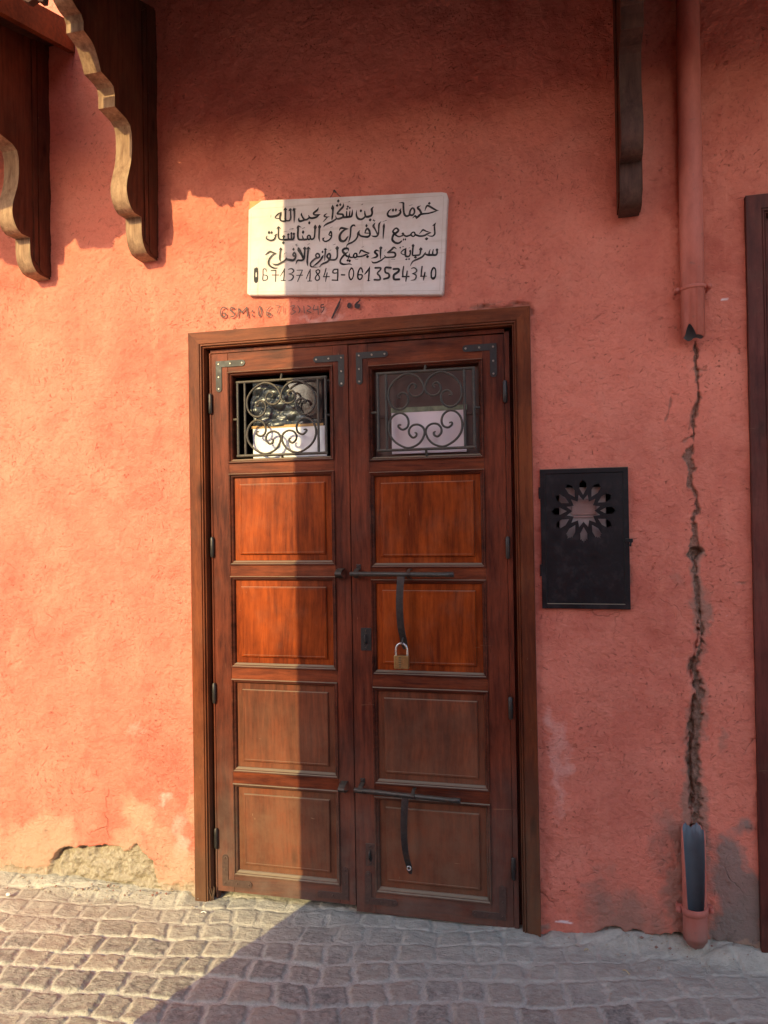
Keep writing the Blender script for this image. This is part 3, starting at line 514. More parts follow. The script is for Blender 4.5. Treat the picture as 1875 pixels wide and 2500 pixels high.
CHIP = [(-1.44, -0.06), (-1.426, 0.01), (-1.412, 0.053), (-1.38, 0.085), (-1.337, 0.109), (-1.263, 0.124), (-1.152, 0.143), (-1.10, 0.135), (-1.06, 0.114), (-1.04, 0.118), (-0.993, 0.143), (-0.955, 0.125), (-0.925, 0.09), (-0.91, 0.055), (-0.90, 0.03), (-0.885, -0.02), (-0.88, -0.06)]
CRACK = [(1.293, 2.155, 0.003), (1.291, 2.10, 0.007), (1.297, 2.055, 0.009), (1.299, 1.956, 0.003), (1.280, 1.87, 0.004), (1.284, 1.82, 0.005), (1.272, 1.77, 0.006), (1.258, 1.735, 0.018), (1.270, 1.70, 0.012), (1.260, 1.64, 0.008), (1.288, 1.61, 0.004), (1.290, 1.55, 0.006), (1.268, 1.517, 0.009), (1.285, 1.487, 0.009), (1.274, 1.445, 0.012), (1.272, 1.40, 0.020), (1.290, 1.395, 0.018), (1.272, 1.358, 0.010), (1.278, 1.31, 0.011), (1.283, 1.24, 0.010), (1.285, 1.17, 0.010)]
CRACK2 = [(1.285, 1.18, 0.009), (1.294, 1.10, 0.014), (1.275, 1.02, 0.015), (1.262, 0.965, 0.011), (1.275, 0.90, 0.024), (1.262, 0.80, 0.030), (1.256, 0.70, 0.032), (1.252, 0.615, 0.034), (1.258, 0.53, 0.028), (1.256, 0.44, 0.022), (1.25, 0.35, 0.03), (1.245, 0.20, 0.025)]
HOLE = [(1.247, 1.388), (1.262, 1.412), (1.300, 1.408), (1.312, 1.395), (1.292, 1.375), (1.272, 1.352), (1.258, 1.372)]
WALL_DOOR = (-0.695, 0.695, -9, 2.315)
WALL_HATCH = (0.745, 1.036, 1.20, 1.695)
WALL_DOOR2 = (1.492, 2.40, -9, 2.62)

def make_wall():
    xs = np.concatenate([np.arange(-1.86, 1.17, 0.006), np.arange(1.17, 1.36, 0.0026), np.arange(1.36, 1.62, 0.006)]); zs = np.concatenate([np.arange(-0.12, 2.2, 0.0048), np.arange(2.2, 4.02, 0.0062)])
    xs = np.array(grow(-1.86, -0.012, -7)[::-1] + list(xs) + grow(xs[-1], 0.012, 7)); zs = np.array(list(zs) + grow(zs[-1], 0.012, 6))
    xs = xs[np.r_[True, np.diff(xs) > 0.0015]]; zs = zs[np.r_[True, np.diff(zs) > 0.0015]]
    def rects(a, lo, hi):       # snap one grid line to each side of an opening
        for e in (lo, hi):
            if e > -5: a[np.argmin(np.abs(a-e))] = e
    for x0, x1, z0, z1 in (WALL_DOOR, WALL_HATCH, WALL_DOOR2): rects(xs, x0, x1); rects(zs, z0, z1)
    X, Z = np.meshgrid(xs, zs, indexing='ij')
    det = np.clip(1.3-np.maximum(np.abs(X+0.1)-1.75, 0)*2, 0, 1)
    D = fbm(X, Z, 1.1, 1, 3)*0.016 + fbm(X, Z, 7, 5, 4, 0.55)*0.0085 + fbm(X*1.15, Z*0.85, 36, 9, 3, 0.6)*0.0032
    # short trowel strokes
    q = fbm(X*0.8+Z*0.5, Z*1.1-X*0.4, 16, 17, 3, 0.5); D = D + 0.0028*sstep(0.06, 0.0, np.abs(q))*sstep(-0.1, 0.15, fbm(X, Z, 2.2, 19, 2))
    D = D*det
    nz = fbm(X, Z, 24, 23, 4, 0.6)
    # fallen plaster at the foot, left
    pf = poly_field(X, Z, CHIP) + nz*0.018
    chip = sstep(0.004, -0.004, pf)
    lip = sstep(0.05, 0.0, np.abs(pf))*sstep(0.02, 0.09, Z)
    D = D*(1-chip*0.7) + chip*(0.014 + 0.034*lip*sstep(-1.02, -1.2, X) + fbm(X, Z, 30, 29, 5, 0.65)*0.020)
    skirt = sstep(0.012, -0.006, Z - 0.004 + nz*0.03)*sstep(-0.65, -0.75, X)
    D = D + skirt*(0.006+fbm(X, Z, 30, 33, 4, 0.6)*0.012)*(1-chip)
    chip = np.maximum(chip, skirt*0.8)
    # long crack under the downpipe
    c1 = seg_field(X, Z, [(x+0.004*math.sin(i*2.3), z, h*0.75+0.0012) for i, (x, z, h) in enumerate(CRACK)]) + nz*0.008 + fbm(X, Z, 80, 78, 3, 0.6)*0.009; c2 = seg_field(X, Z, [(x+0.004, z, h*0.60) for x, z, h in CRACK2]) + nz*0.014 + fbm(X, Z, 75, 77, 3, 0.6)*0.014; hl = poly_field(X, Z, HOLE) + nz*0.008
    cut = np.maximum(sstep(0.002, -0.002, c1)*0.85, np.maximum(sstep(0.002, -0.003, c2), sstep(0.002, -0.003, hl)))
    c2b = seg_field(X, Z, [(x-0.010, z, h*0.25) for x, z, h in CRACK2]) + nz*0.020
    D = D + sstep(0.002, -0.004, c1)*0.014 + sstep(0.003, -0.004, c2)*(0.016+fbm(X, Z, 34, 37, 4, 0.6)*0.014) + sstep(0.004, -0.008, c2b)*0.020 + sstep(0.002, -0.008, hl)*0.030
    hair = np.zeros_like(X)
    for pts in ([(1.297, 2.05, 0), (1.33, 2.05, 0)], [(1.284, 1.82, 0), (1.25, 1.80, 0)], [(1.299, 1.956, 0), (1.275, 1.88, 0), (1.262, 1.83, 0)], [(1.205, 1.95, 0), (1.195, 1.90, 0), (1.185, 1.875, 0)], [(1.045, 1.36, 0), (1.05, 1.30, 0), (1.046, 1.27, 0)],
                [(1.36, 1.28, 0), (1.44, 1.285, 0)], [(-1.45, 1.30, 0), (-1.4, 1.33, 0), (-1.37, 1.325, 0)], [(-1.62, 0.9, 0), (-1.55, 0.93, 0)], [(-0.9, 0.075, 0), (-0.86, 0.07, 0), (-0.84, 0.062, 0)], [(0.45, 2.34, 0), (0.60, 2.352, 0), (0.70, 2.345, 0)]):
        hair = np.maximum(hair, sstep(0.004, 0.0, seg_field(X, Z, pts)+nz*0.010))
    D = D + hair*0.006
    # broken edge over the door head and at the foot on the right
    eb = poly_field(X, Z, [(0.50, 2.30), (0.53, 2.345), (0.60, 2.338), (0.66, 2.352), (0.705, 2.345), (0.715, 2.30)]) + nz*0.012
    D = D + sstep(0.003, -0.004, eb)*0.012
    edge = 0.004 + fbm(X, Z*0, 14, 43, 4, 0.6)*0.035 - 0.025*sstep(1.23, 1.47, X) - 0.03*sstep(1.0, 0.86, X)
    foot = sstep(0.004, -0.004, Z-edge)*sstep(0.84, 0.92, X)
    D = D + foot*(0.045+fbm(X, Z, 30, 47, 4)*0.02)
    crack = np.clip(np.maximum(np.maximum(cut, foot*0.9), np.maximum(hair*0.55, sstep(0.003, -0.004, eb)*0.35)), 0, 1)
    # stains
    n2 = fbm(X, Z, 6, 53, 4)
    X0, Z0 = X, Z; X = X + fbm(X0, Z0, 9, 57, 4, 0.6)*0.07; Z = Z + fbm(X0, Z0, 7, 63, 4, 0.6)*0.12
    grey = np.clip(sstep(0.05, 0.0, c2)*0.7 + sstep(0.02, 0.0, c1)*0.4 + blob(X, Z, 1.345, 0.70, 0.045, 0.13)*0.7 + blob(X, Z, 1.21, 1.31, 0.07, 0.12)*0.55 + blob(X, Z, 1.16, 0.50, 0.13, 0.12)*0.5
                   + blob(X, Z, 1.30, 1.27, 0.05, 0.16)*0.6 + blob(X, Z, 1.2, 0.2, 0.04, 0.25)*0.5 + sstep(0.60, 0.0, Z+n2*0.4)*sstep(0.70, 0.95, X)*0.80 + blob(X, Z, 1.38, 1.5, 0.06, 0.25)*0.25
                   + blob(X, Z, -1.22, 0.66, 0.035, 0.045)*0.45 + sstep(0.14, 0.03, Z+n2*0.2)*sstep(-0.7, -0.9, X)*0.25, 0, 1)
    moss = np.clip(blob(X, Z, 1.38, 0.17, 0.12, 0.34)*0.95 + blob(X, Z, 1.42, 0.30, 0.06, 0.16)*0.6 + sstep(0.09, 0.0, Z+n2*0.1)*sstep(1.27, 1.33, X)*0.8 + sstep(0.035, 0.0, Z+0.02-0.0*X)*sstep(0.70, 0.72, X)*sstep(0.95, 0.85, X)*0.8, 0, 1)
    pale = np.clip(blob(X, Z, -0.79, 0.17, 0.07, 0.16)*0.9 + blob(X, Z, -0.99, 0.60, 0.14, 0.16)*0.55 + blob(X, Z, 0.765, 0.48, 0.07, 0.30)*0.55 + blob(X, Z, 0.80, 0.72, 0.06, 0.2)*0.45 + blob(X, Z, 1.25, 0.65, 0.2, 0.2)*0.0
                   + blob(X, Z, -0.87, 0.35, 0.05, 0.04)*0.8 + blob(X, Z, -0.13, 2.365, 0.16, 0.035)*0.75 + blob(X, Z, -1.0, 1.28, 0.17, 0.1)*0.2 + blob(X, Z, 0.74, 1.2, 0.02, 0.5)*0.3
                   + blob(X, Z, -1.55, 1.15, 0.2, 0.35)*0.35 + blob(X, Z, 1.30, 1.45, 0.12, 0.5)*0.25, 0, 1)
    dust = np.clip(sstep(0.50, 0.0, Z+n2*0.40)*sstep(-0.6, -0.72, X)*0.85 + sstep(0.03, -0.03, Z)*0.7, 0, 1)
    X, Z = X0, Z0
    wht = np.clip(np.maximum(np.maximum(sstep(0.4, 0.55, blob(X, Z, 1.383, 1.185, 0.010, 0.026)), sstep(0.4, 0.55, blob(X, Z, 1.377, 1.158, 0.006, 0.018))), sstep(0.5, 0.6, blob(X, Z, 0.79, 0.015, 0.045, 0.007))*0.7), 0, 1)*sstep(-0.35, 0.0, nz)
    wht = np.maximum(wht, 0.8*sstep(0.004, 0.0, seg_field(X, Z, [(1.385, 2.30, 0.001), (1.40, 2.298, 0.001)])))
    X, Z = X0, Z0
    drop = np.zeros((len(xs)-1, len(zs)-1), bool); cx = (xs[1:]+xs[:-1])/2; cz = (zs[1:]+zs[:-1])/2
    for x0, x1, z0, z1 in (WALL_DOOR, WALL_HATCH, WALL_DOOR2):
        drop |= ((cx > x0) & (cx < x1))[:, None] & ((cz > z0) & (cz < z1))[None, :]
    Y = D
    wall = thing('plaster_wall', (0, 0, 0), 'long rough terracotta red plastered wall with a cracked strip at right', 'wall')
    sheet('wall_face', xs, zs, (X, Y, Z), drop, {'chip': chip, 'crack': crack, 'grey': grey, 'moss': moss, 'pale': pale, 'dust': dust, 'white': wht}, M_PLASTER, wall)
    m2 = MB()      # rooms behind the openings
    for x0, x1, y0, y1, z0, z1 in ((-0.74, 0.74, 0.16, 1.3, -0.12, 2.37), (1.47, 2.42, 0.16, 1.3, -0.12, 2.66)):
        v = [(x, y, z) for x in (x0, x1) for y in (y0, y1) for z in (z0, z1)]
        m2.add(v, [(0,1,3,2),(4,6,7,5),(2,3,7,6),(0,2,6,4),(1,5,7,3)])
    m2.build('room_lining', M_VOID, wall, fix=False)
    return wall
wall = make_wall()

def strokes(lines, y, parent, name, mat, dy=2e-6):
    m = MB(); yy = y
    for st in lines:
        p = [(a*1e-4, b*1e-4, w*1e-4) for a, b, w in st]
        p = smooth_path(p, 5) if len(p) > 2 else p
        n = len(p); vs = []; fs = []
        for i, (x, z, wd) in enumerate(p):
            x0, z0, _ = p[max(i-1, 0)]; x1, z1, _ = p[min(i+1, n-1)]
            dx, dz = x1-x0, z1-z0; L = math.hypot(dx, dz) or 1e-9; nx, nz = -dz/L*wd/2, dx/L*wd/2
            vs += [(x+nx, yy, z+nz), (x-nx, yy, z-nz)]; yy -= dy
        for i in range(n-1): fs.append((2*i, 2*i+1, 2*i+3, 2*i+2))
        m.add(vs, fs)
        for e in (0, n-1):          # round ends
            x, z, wd = p[e]
            if wd > 0.0012:
                yy -= dy; m.add([(x+math.cos(t*math.pi/5)*wd*0.48, yy, z+math.sin(t*math.pi/5)*wd*0.48) for t in range(10)], [tuple(range(10))])
        yy -= dy
    return m.build(name, mat, parent, fix=False)

wr = strokes(TEXT[5][:-4], -0.0125, wall, 'faded_wall_writing', M_FADED)
wr['label'] = 'faded hand painted phone line over the door'
wr = strokes(TEXT[5][-4:], -0.0125, wall, 'dark_wall_writing', M_SLASH)
wr['label'] = 'dark slash and digits at the end of the phone line'

# ------------------------------------------------------------------ double door
door = thing('double_door', (0, 0, GZ), 'brown wooden double door with two grilled windows and sliding bolts', 'door')
CASE = [(0, 0.012), (0, -0.024), (0.001, -0.025), (0.0495, -0.025), (0.0505, -0.020), (0.053, -0.020), (0.0545, -0.0235), (0.0585, -0.0235), (0.060, -0.014), (0.0625, -0.014), (0.064, -0.017), (0.0665, -0.016), (0.068, -0.006), (0.068, 0.075)]
def casing(x0, x1, zb, z1, prof, name, mv, mh, parent):
    m = MB(); m.arch(x0, x1, zb, z1, prof)
    k = 0
    for i in range(len(prof)-1):
        for j in range(3): m.m[k] = 1 if j == 1 else 0; k += 1
    # weathered corner joints: a hairline gap along each mitre
    return m.build(name, [mv, mh], parent)
casing(-0.707, 0.707, -0.10, 2.327, CASE, 'door_casing', M_CASE_V, M_CASE_H, door)
m = MB()
m.box(-0.707, 0.707, 0.075, 0.12, -0.10, -0.055)
m.box(-0.6545, 0.6545, 0.045, 0.12, 2.244, 2.30)
m.box(-0.66, -0.6275, 0.045, 0.12, -0.10, 2.244); m.box(0.6125, 0.66, 0.045, 0.12, -0.10, 2.244)
m.box(-0.6285, -0.6215, 0.010, 0.045, -0.06, 2.243, 0.0012); m.box(0.6065, 0.6255, 0.008, 0.045, -0.06, 2.243, 0.0012)
m.box(-0.6215, 0.6065, 0.008, 0.045, 2.2405, 2.255)
m.build('jamb', M_STILE, door)

YF = 0.012
MOULD = [(-0.0005, 0.0), (0.0, -0.0055), (0.0018, -0.0075), (0.0055, -0.0065), (0.0072, -0.0035), (0.0076, 0.0005), (0.0105, 0.000), (0.0145, 0.0035), (0.0168, 0.0085), (0.0175, 0.014)]
FIELD = [(0.0, 0.014), (0.0255, 0.0135), (0.0258, 0.007), (0.028, 0.0048), (0.034, 0.0042), (0.0352, 0.0052), (0.0365, 0.0052)]
def yprof(p, y): return [(d, y+a) for d, a in p]

QUAD = [(690,1213,0), (668,1212,0), (668,1232,0), (700,1254,0), (740,1236,0), (752,1190,0), (735,1140,0), (690,1110,0), (638,1120,0), (600,1160,0), (582,1220,0), (590,1290,0), (630,1352,0), (690,1396,0), (750,1415,0), (822,1390,0), (868,1340,0), (885,1280,0), (868,1238,0), (830,1216,0), (785,1222,0), (756,1256,0), (757,1296,0), (785,1326,0), (812,1316,0), (818,1292,0), (802,1284,0)]
def grille(parent, x0, x1, z0, z1, y, xi0, xi1, win, jig):
    m = MB(); r = 0.0058
    m.tube([(x0, y, z0), (x0, y, z1)], r, 8); m.tube([(x1, y, z0), (x1, y, z1)], r, 8)
    m.tube([(x0-r, y, z0), (x1+r, y, z0)], r, 8); m.tube([(x0-r, y, z1), (x1+r, y, z1)], r, 8)
    m.tube([(xi0, y+0.001, z0), (xi0, y+0.001, z1)], r*0.95, 8); m.tube([(xi1, y+0.001, z0), (xi1, y+0.001, z1)], r*0.95, 8)
    xm, zm = (x0+x1)/2, (z0+z1)/2
    for a, b in (((xm, y, z1), (xm, y+0.012, win[3]+0.004)), ((xm, y, z0), (xm, y+0.012, win[2]-0.004)), ((x0, y, zm), (win[0]-0.004, y+0.012, zm)), ((x1, y, zm), (win[1]+0.004, y+0.012, zm))):
        m.tube([a, b], r*0.9, 8)
    g = m.build('grille', M_IRON, parent)
    g['label'] = 'square wrought iron window grille with eight curled ends'
    xm = (xi0+xi1)/2; hw = (xi1-xi0)/2; hh = (z1-z0)/2
    for sx in (-1, 1):
        for sz in (-1, 1):
            s = MB(); jx, jz = rnd.uniform(-1, 1)*jig, rnd.uniform(-1, 1)*jig
            pts = []
            for px, py, _ in QUAD:
                u = (885-px)/315; v = (py-1100)/318       # 0 at the middle, 1 outside
                pts.append((xm+sx*(0.002+u*(hw-0.006))+jx, y-0.002, zm+sz*(0.003+v*(hh-0.008))+jz))
            pts = smooth_path(pts, 4)
            n = len(pts); R = [0.0046*min(1, 0.62+0.06*min(i, n-1-i)) for i in range(n)]
            s.tube(pts, R, 8)
            sc = s.build('scroll', M_IRON, parent)
    return g

def lplate(parent, x, z, sx, sz, mat, y=YF, ax=0.132, az=0.130, w=0.026, screws=True):
    """angle plate with its outer corner at x, z; arms run sx and sz"""
    poly = [(0, 0), (ax-w/2, 0)]
    poly += [(ax-w/2+math.sin(t)*w/2, w/2-math.cos(t)*w/2) for t in np.linspace(0.3, math.pi-0.3, 6)]
    poly += [(ax-w/2, w), (w, w), (w, az-w/2)]
    poly += [(w/2+math.cos(t)*w/2, az-w/2+math.sin(t)*w/2) for t in np.linspace(0.3, math.pi-0.3, 6)]
    poly += [(0, az-w/2)]
    m = MB(); m.prism_y([(x+sx*a, z+sz*b) for a, b in poly], y-0.0035, y+0.001); s = m
    for a, b in ((w/2, w/2), (ax*0.5, w/2), (ax-w/2, w/2), (w/2, az*0.52), (w/2, az-w/2)):
        cx, cz = x+sx*a, z+sz*b
        s.tube([(cx, y-0.0032, cz), (cx, y-0.0048, cz), (cx, y-0.0055, cz)], [0.0042, 0.0042, 0.0028], 10, mat=1)
    m.build('corner_plate', [mat, M_SCREW if mat is M_PLATE else M_PLATE_W], parent)

def hinge(parent, x, z, L=0.085):
    m = MB(); r = 0.0085; y = YF-0.008
    m.tube([(x, y, z-L/2), (x, y, z-L/2+0.006), (x, y, z-0.001)], [r*0.6, r, r], 12); m.tube([(x, y, z-0.001), (x, y, z+0.001)], r*0.85, 12)
    m.tube([(x, y, z+0.001), (x, y, z+L/2-0.006), (x, y, z+L/2)], [r, r, r*0.6], 12)
    m.box(x-0.004, x+0.004, y, YF+0.02, z-L/2+0.006, z+L/2-0.006)
    m.build('hinge', M_STEEL, parent)

def leaf(x0, x1, xa, xb, zb, zt, dz, side):
    lf = MB(); b = 0.0014; yb = YF+0.042
    # stiles run full height, rails butt between them
    lf.box(x0, xa-0.0004, YF, yb, zb, zt, b); lf.box(xb+0.0004, x1, YF, yb, zb, zt, b)
    rows = [(0.061, 0.441), (0.490, 0.875), (0.924, 1.303), (1.350, 1.731)]
    cuts = [zb] + [v for r in rows for v in (r[0]+dz, r[1]+dz)] + [1.775+dz, 2.158+dz, zt]
    for i in range(0, len(cuts), 2): lf.box(xa, xb, YF+0.0003, yb, cuts[i], cuts[i+1], b, mat=1)
    o = lf.build('door_leaf', [M_STILE, M_RAIL], door)
    o['label'] = 'left door leaf half in the sun' if side == 'L' else 'right door leaf in the shade carrying both bolts'
    for k, (a, c) in enumerate(rows):
        mm = MB(); mm.ring(xa, xb, a+dz, c+dz, yprof(MOULD, YF)); mm.build('panel_moulding', M_MOULD, o)
        pp = MB(); pp.ring(xa+0.0178, xb-0.0178, a+dz+0.0178, c+dz-0.0178, yprof(FIELD, YF), fill=True)
        pp.build('panel', M_PANEL_HI if k >= 2 else M_PANEL_LO, o)
    mm = MB(); mm.ring(xa, xb, 1.775+dz, 2.158+dz, yprof(MOULD, YF) + [(0.0185, YF+0.042)]); mm.build('window_moulding', M_MOULD, o)
    return o

L = leaf(-0.620, -0.0195, -0.545, -0.084, -0.012, 2.239, 0.0, 'L')
Rr = leaf(-0.0170, 0.605, 0.063, 0.522, -0.036, 2.236, -0.0115, 'R')
# an astragal bead where the leaves meet
m = MB(); m.box(-0.0425, -0.0195, YF-0.0025, YF+0.001, -0.010, 2.236, 0.001); m.build('meeting_strip', M_STILE, L)
for z in (2.029, 1.426, 0.814, 0.208): hinge(L, -0.6225, z)
for z in (2.013, 1.415, 0.804, 0.194): hinge(Rr, 0.6075, z)
lplate(L, -0.598, 2.207, 1, -1, M_PLATE); lplate(L, -0.034, 2.199, -1, -1, M_PLATE)
lplate(Rr, 0.015, 2.203, 1, -1, M_PLATE); lplate(Rr, 0.577, 2.202, -1, -1, M_PLATE)
lplate(L, -0.598, 0.012, 1, 1, M_PLATE_W); lplate(L, -0.050, 0.006, -1, 1, M_PLATE_W)
lplate(Rr, 0.020, 0.000, 1, 1, M_PLATE_W); lplate(Rr, 0.577, -0.008, -1, 1, M_PLATE_W)
# plank joints and the dark groove on the locking stile
grille(L, -0.503, -0.117, 1.805, 2.113, 0.016, -0.471, -0.150, (-0.527, -0.102, 1.793, 2.140), 0.002)
grille(Rr, 0.105, 0.488, 1.804, 2.110, 0.004, 0.139, 0.451, (0.081, 0.504, 1.781, 2.129), 0.001)

# behind the left grille: paper below, crinkled film above, with black gaps at the sides
m = MB(); m.box(-0.452, -0.128, 0.052, 0.056, 1.796, 1.921); m.build('paper_sheet', M_PAPER, L)
m = MB(); m.box(-0.460, -0.140, 0.050, 0.0515, 1.921, 1.932, 0.0005); m.build('paper_edge', M_RAWWOOD, L)
def film(parent):
    nx, nz = 46, 36; m = MB(); vs = []; fs = []
    for i in range(nx):
        for k in range(nz):
            u, v = i/(nx-1), k/(nz-1)
            x = -0.455+u*0.315+0.006*math.sin(v*9)+(0.02 if u > 0.98 else 0)*v; z = 1.928+v*0.190*(0.93+0.05*math.sin(u*7+1))
            fold = 0.010*abs(math.sin(u*5+v*4))+0.008*abs(math.sin(u*11-v*7+1))+0.006*abs(math.sin(v*13+u*3))
            slant = 0.02*max(0, u*1.3+v*0.5-0.95)
            vs.append((x, 0.066-fold+slant*1.5, z))
    for i in range(nx-1):
        for k in range(nz-1): fs.append((i*nz+k, (i+1)*nz+k, (i+1)*nz+k+1, i*nz+k+1))
    m.add(vs, fs); o = m.build('plastic_film', M_FILM, parent, fix=False); return o
film(L)
m = MB(); m.prism_y([(-0.30, 2.112), (-0.215, 1.96), (-0.14, 1.945), (-0.128, 2.118)], 0.046, 0.048); m.build('dark_film_flap', plain('dark_film', (0.035, 0.025, 0.024), 0.12, 0.3, 9, 0.3), L)
# behind the right grille: brown board with a mottled strip and a pale sheet
m = MB(); m.box(0.055, 0.530, 0.050, 0.054, 1.94, 2.16); m.build('brown_board', M_BROWNBOARD, Rr)
m = MB(); m.box(0.150, 0.450, 0.0445, 0.0465, 1.792, 1.958); m.build('paper_sheet', M_PINKPAPER, Rr)
m = MB(); m.box(0.148, 0.455, 0.0430, 0.0442, 1.957, 1.977, 0.0004); m.build('mottled_strip', M_TAPE, Rr)
m = MB(); m.box(0.055, 0.530, 0.056, 0.060, 1.74, 1.945); m.build('back_board', M_BROWNBOARD, Rr)

# sliding bolts
def strap(parent, x, zt, zb, w0, w1, bulge, dx, mat):
    m = MB(); n = 18; vs = []; fs = []
    for i in range(n):
        t = i/(n-1); z = zt+(zb-zt)*t
        y = -0.030 - bulge*math.sin(math.pi*min(1, t*1.12))**1.0 + 0.022*max(0, t-0.72)/0.28
        xx = x+dx*t*t - 0.006*math.sin(math.pi*t); w = w0+(w1-w0)*t
        if t > 0.985: w *= 0.5
        vs += [(xx-w/2, y, z), (xx+w/2, y, z), (xx+w/2, y+0.004, z), (xx-w/2, y+0.004, z)]
    for i in range(n-1):
        for k in range(4): fs.append((4*i+k, 4*i+(k+1) % 4, 4*i+4+(k+1) % 4, 4*i+4+k))
    fs += [(0, 1, 2, 3), (4*n-4, 4*n-3, 4*n-2, 4*n-1)]
    m.add(vs, fs, 0, False); return m.build('bolt_handle', mat, parent)

def keeper(m, x, z, w=0.018, ear=True):
    pts = [(x, YF-0.001, z-0.020), (x, -0.020, z-0.016), (x, -0.038, z-0.006), (x, -0.041, z), (x, -0.038, z+0.006), (x, -0.020, z+0.016), (x, YF-0.001, z+0.020)]
    vs = []; fs = []
    for p in pts: vs += [(x-w/2, p[1], p[2]), (x+w/2, p[1], p[2])]
    for p in pts: vs += [(x-w/2, p[1]+0.003, p[2]*0.88+z*0.12), (x+w/2, p[1]+0.003, p[2]*0.88+z*0.12)]
    n = len(pts)
    for i in range(n-1):
        a = 2*i; b = 2*n+2*i
        fs += [(a, a+1, a+3, a+2), (b, b+2, b+3, b+1), (a, a+2, b+2, b), (a+1, b+1, b+3, a+3)]
    m.add(vs, fs)
    if ear:
        m.box(x-w/2, x+w/2, YF-0.004, YF+0.001, z+0.014, z+0.036, 0.001); m.tube([(x, YF-0.004, z+0.027), (x, YF-0.008, z+0.027)], [0.005, 0.003], 10)

def bolt(z0, z1, x0, x1, mat, tilt=0):
    m = MB(); y = -0.028
    m.tube([(x0, y, z0), (x0+0.012, y, z0), (x1-0.028, y, z1), (x1-0.027, y, z1), (x1-0.002, y, z1), (x1, y, z1)], [0.009, 0.0095, 0.0095, 0.0105, 0.0105, 0.0085], 14)
    o = m.build('sliding_bolt', mat, Rr)
    k = MB(); keeper(k, x0+0.024, z0); keeper(k, x0+0.236, z0+(z1-z0)*0.55, 0.013, False); k.build('bolt_keeper', mat, Rr)
    s = MB(); keeper(s, -0.060, z0, 0.026, False); s.build('bolt_socket', mat, L)
bolt(1.316, 1.314, -0.012, 0.403, M_STEEL)
bolt(0.462, 0.449, -0.008, 0.413, M_STEEL)
strap(Rr, 0.196, 1.318, 1.020, 0.029, 0.026, 0.020, 0.006, M_STEEL)
strap(Rr, 0.199, 0.456, 0.142, 0.028, 0.022, 0.022, 0.010, M_STEEL)
m = MB(); m.tube([(0.207+math.cos(t)*0.007, -0.024, 0.172+math.sin(t)*0.008) for t in np.linspace(0, 2*math.pi, 14)[:-1]], 0.0030, 8, closed=True)
m.build('hasp_ring', M_CHROME, Rr)
m = MB()   # staple that holds the upper strap
m.tube(smooth_path([(0.199, 0.014, 1.062), (0.199, -0.030, 1.066), (0.200, -0.044, 1.055), (0.199, -0.044, 1.046), (0.198, -0.030, 1.042)], 4), 0.0035, 8); m.build('hasp_staple', M_STEEL, Rr)
def lockplate(x0, x1, z0, z1, mat):
    m = MB(); m.box(x0, x1, YF-0.003, YF+0.001, z0, z1, 0.0008)
    xm, zm = (x0+x1)/2, (z0+z1)/2
    p = m.build('lock_plate', mat, Rr)
    k = MB(); k.tube(smooth_path([(xm-0.002, YF-0.003, zm+0.016), (xm-0.003, YF-0.013, zm+0.008), (xm-0.002, YF-0.014, zm-0.010), (xm, YF-0.003, zm-0.018)], 4), 0.0032, 8)
    for dz in (-0.034, 0.034): k.tube([(xm, YF-0.003, zm+dz), (xm, YF-0.0065, zm+dz)], [0.0042, 0.003], 10)
    k.box(xm-0.004, xm+0.004, YF-0.0045, YF-0.003, zm-0.026, zm+0.024, 0.0004)
    k.build('latch', M_STEEL, Rr)
lockplate(0.018, 0.061, 1.008, 1.098, M_PLATE)
lockplate(0.024, 0.064, 0.151, 0.240, M_PLATE_W)

# ------------------------------------------------------------------ padlock
pl = thing('padlock', (0.196, -0.045, 0.951), 'worn brass padlock hanging from the strap of the upper bolt', 'padlock')
m = MB(); m.box(0.167, 0.2245, -0.055, -0.033, 0.951, 1.002, 0.003)
m.build('lock_body', M_BRASS, pl)
m = MB()
m.tube(smooth_path([(0.1735, -0.044, 0.998), (0.1735, -0.044, 1.020), (0.177, -0.044, 1.036), (0.186, -0.044, 1.046), (0.196, -0.044, 1.0485), (0.206, -0.044, 1.046), (0.215, -0.044, 1.036), (0.2185, -0.044, 1.020), (0.2185, -0.044, 0.998)], 5), 0.0042, 10)
m.build('shackle', M_CHROME, pl)
m = MB()
for i in range(5): m.box(0.186+0.0008*(i % 2), 0.196, -0.0555, -0.0553, 0.956+i*0.0088, 0.956+i*0.0088+0.006, 0)
m.box(0.199, 0.2003, -0.0555, -0.0553, 0.956, 0.997)
m.build('stamped_lettering', plain('stamped_shadow', (0.16, 0.10, 0.04), 0.5, 0.2, 60), pl)

# ------------------------------------------------------------------ painted sign
sg = thing('painted_sign', (-0.43, -0.014, 2.40), 'whitewashed wooden board hand lettered in black Arabic with two phone numbers above the door', 'sign')
SP = [(-0.4355, 2.470), (-0.424, 2.815), (-0.366, 2.8465), (0.380, 2.794), (0.399, 2.788), (0.404, 2.772), (0.3795, 2.404), (0.372, 2.396), (-0.425, 2.462)]
bm = bmesh.new()
fa = [bm.verts.new((x, -0.028, z)) for x, z in SP]; f = bm.faces.new(fa)
e = bmesh.ops.extrude_face_region(bm, geom=[f]); 
for v in [q for q in e['geom'] if isinstance(q, bmesh.types.BMVert)]: v.co.y = -0.002
bmesh.ops.recalc_face_normals(bm, faces=bm.faces[:])
bmesh.ops.bevel(bm, geom=[ed for ed in bm.edges if abs(ed.verts[0].co.y+0.028) < 1e-5 and abs(ed.verts[1].co.y+0.028) < 1e-5], offset=0.0025, segments=2, affect='EDGES')
for v in bm.verts: v.co -= sg.location
me = bpy.data.meshes.new('sign_board'); bm.to_mesh(me); bm.free(); me.materials.append(M_SIGN)
o = bpy.data.objects.new('sign_board', me); COL.objects.link(o); o.parent = sg
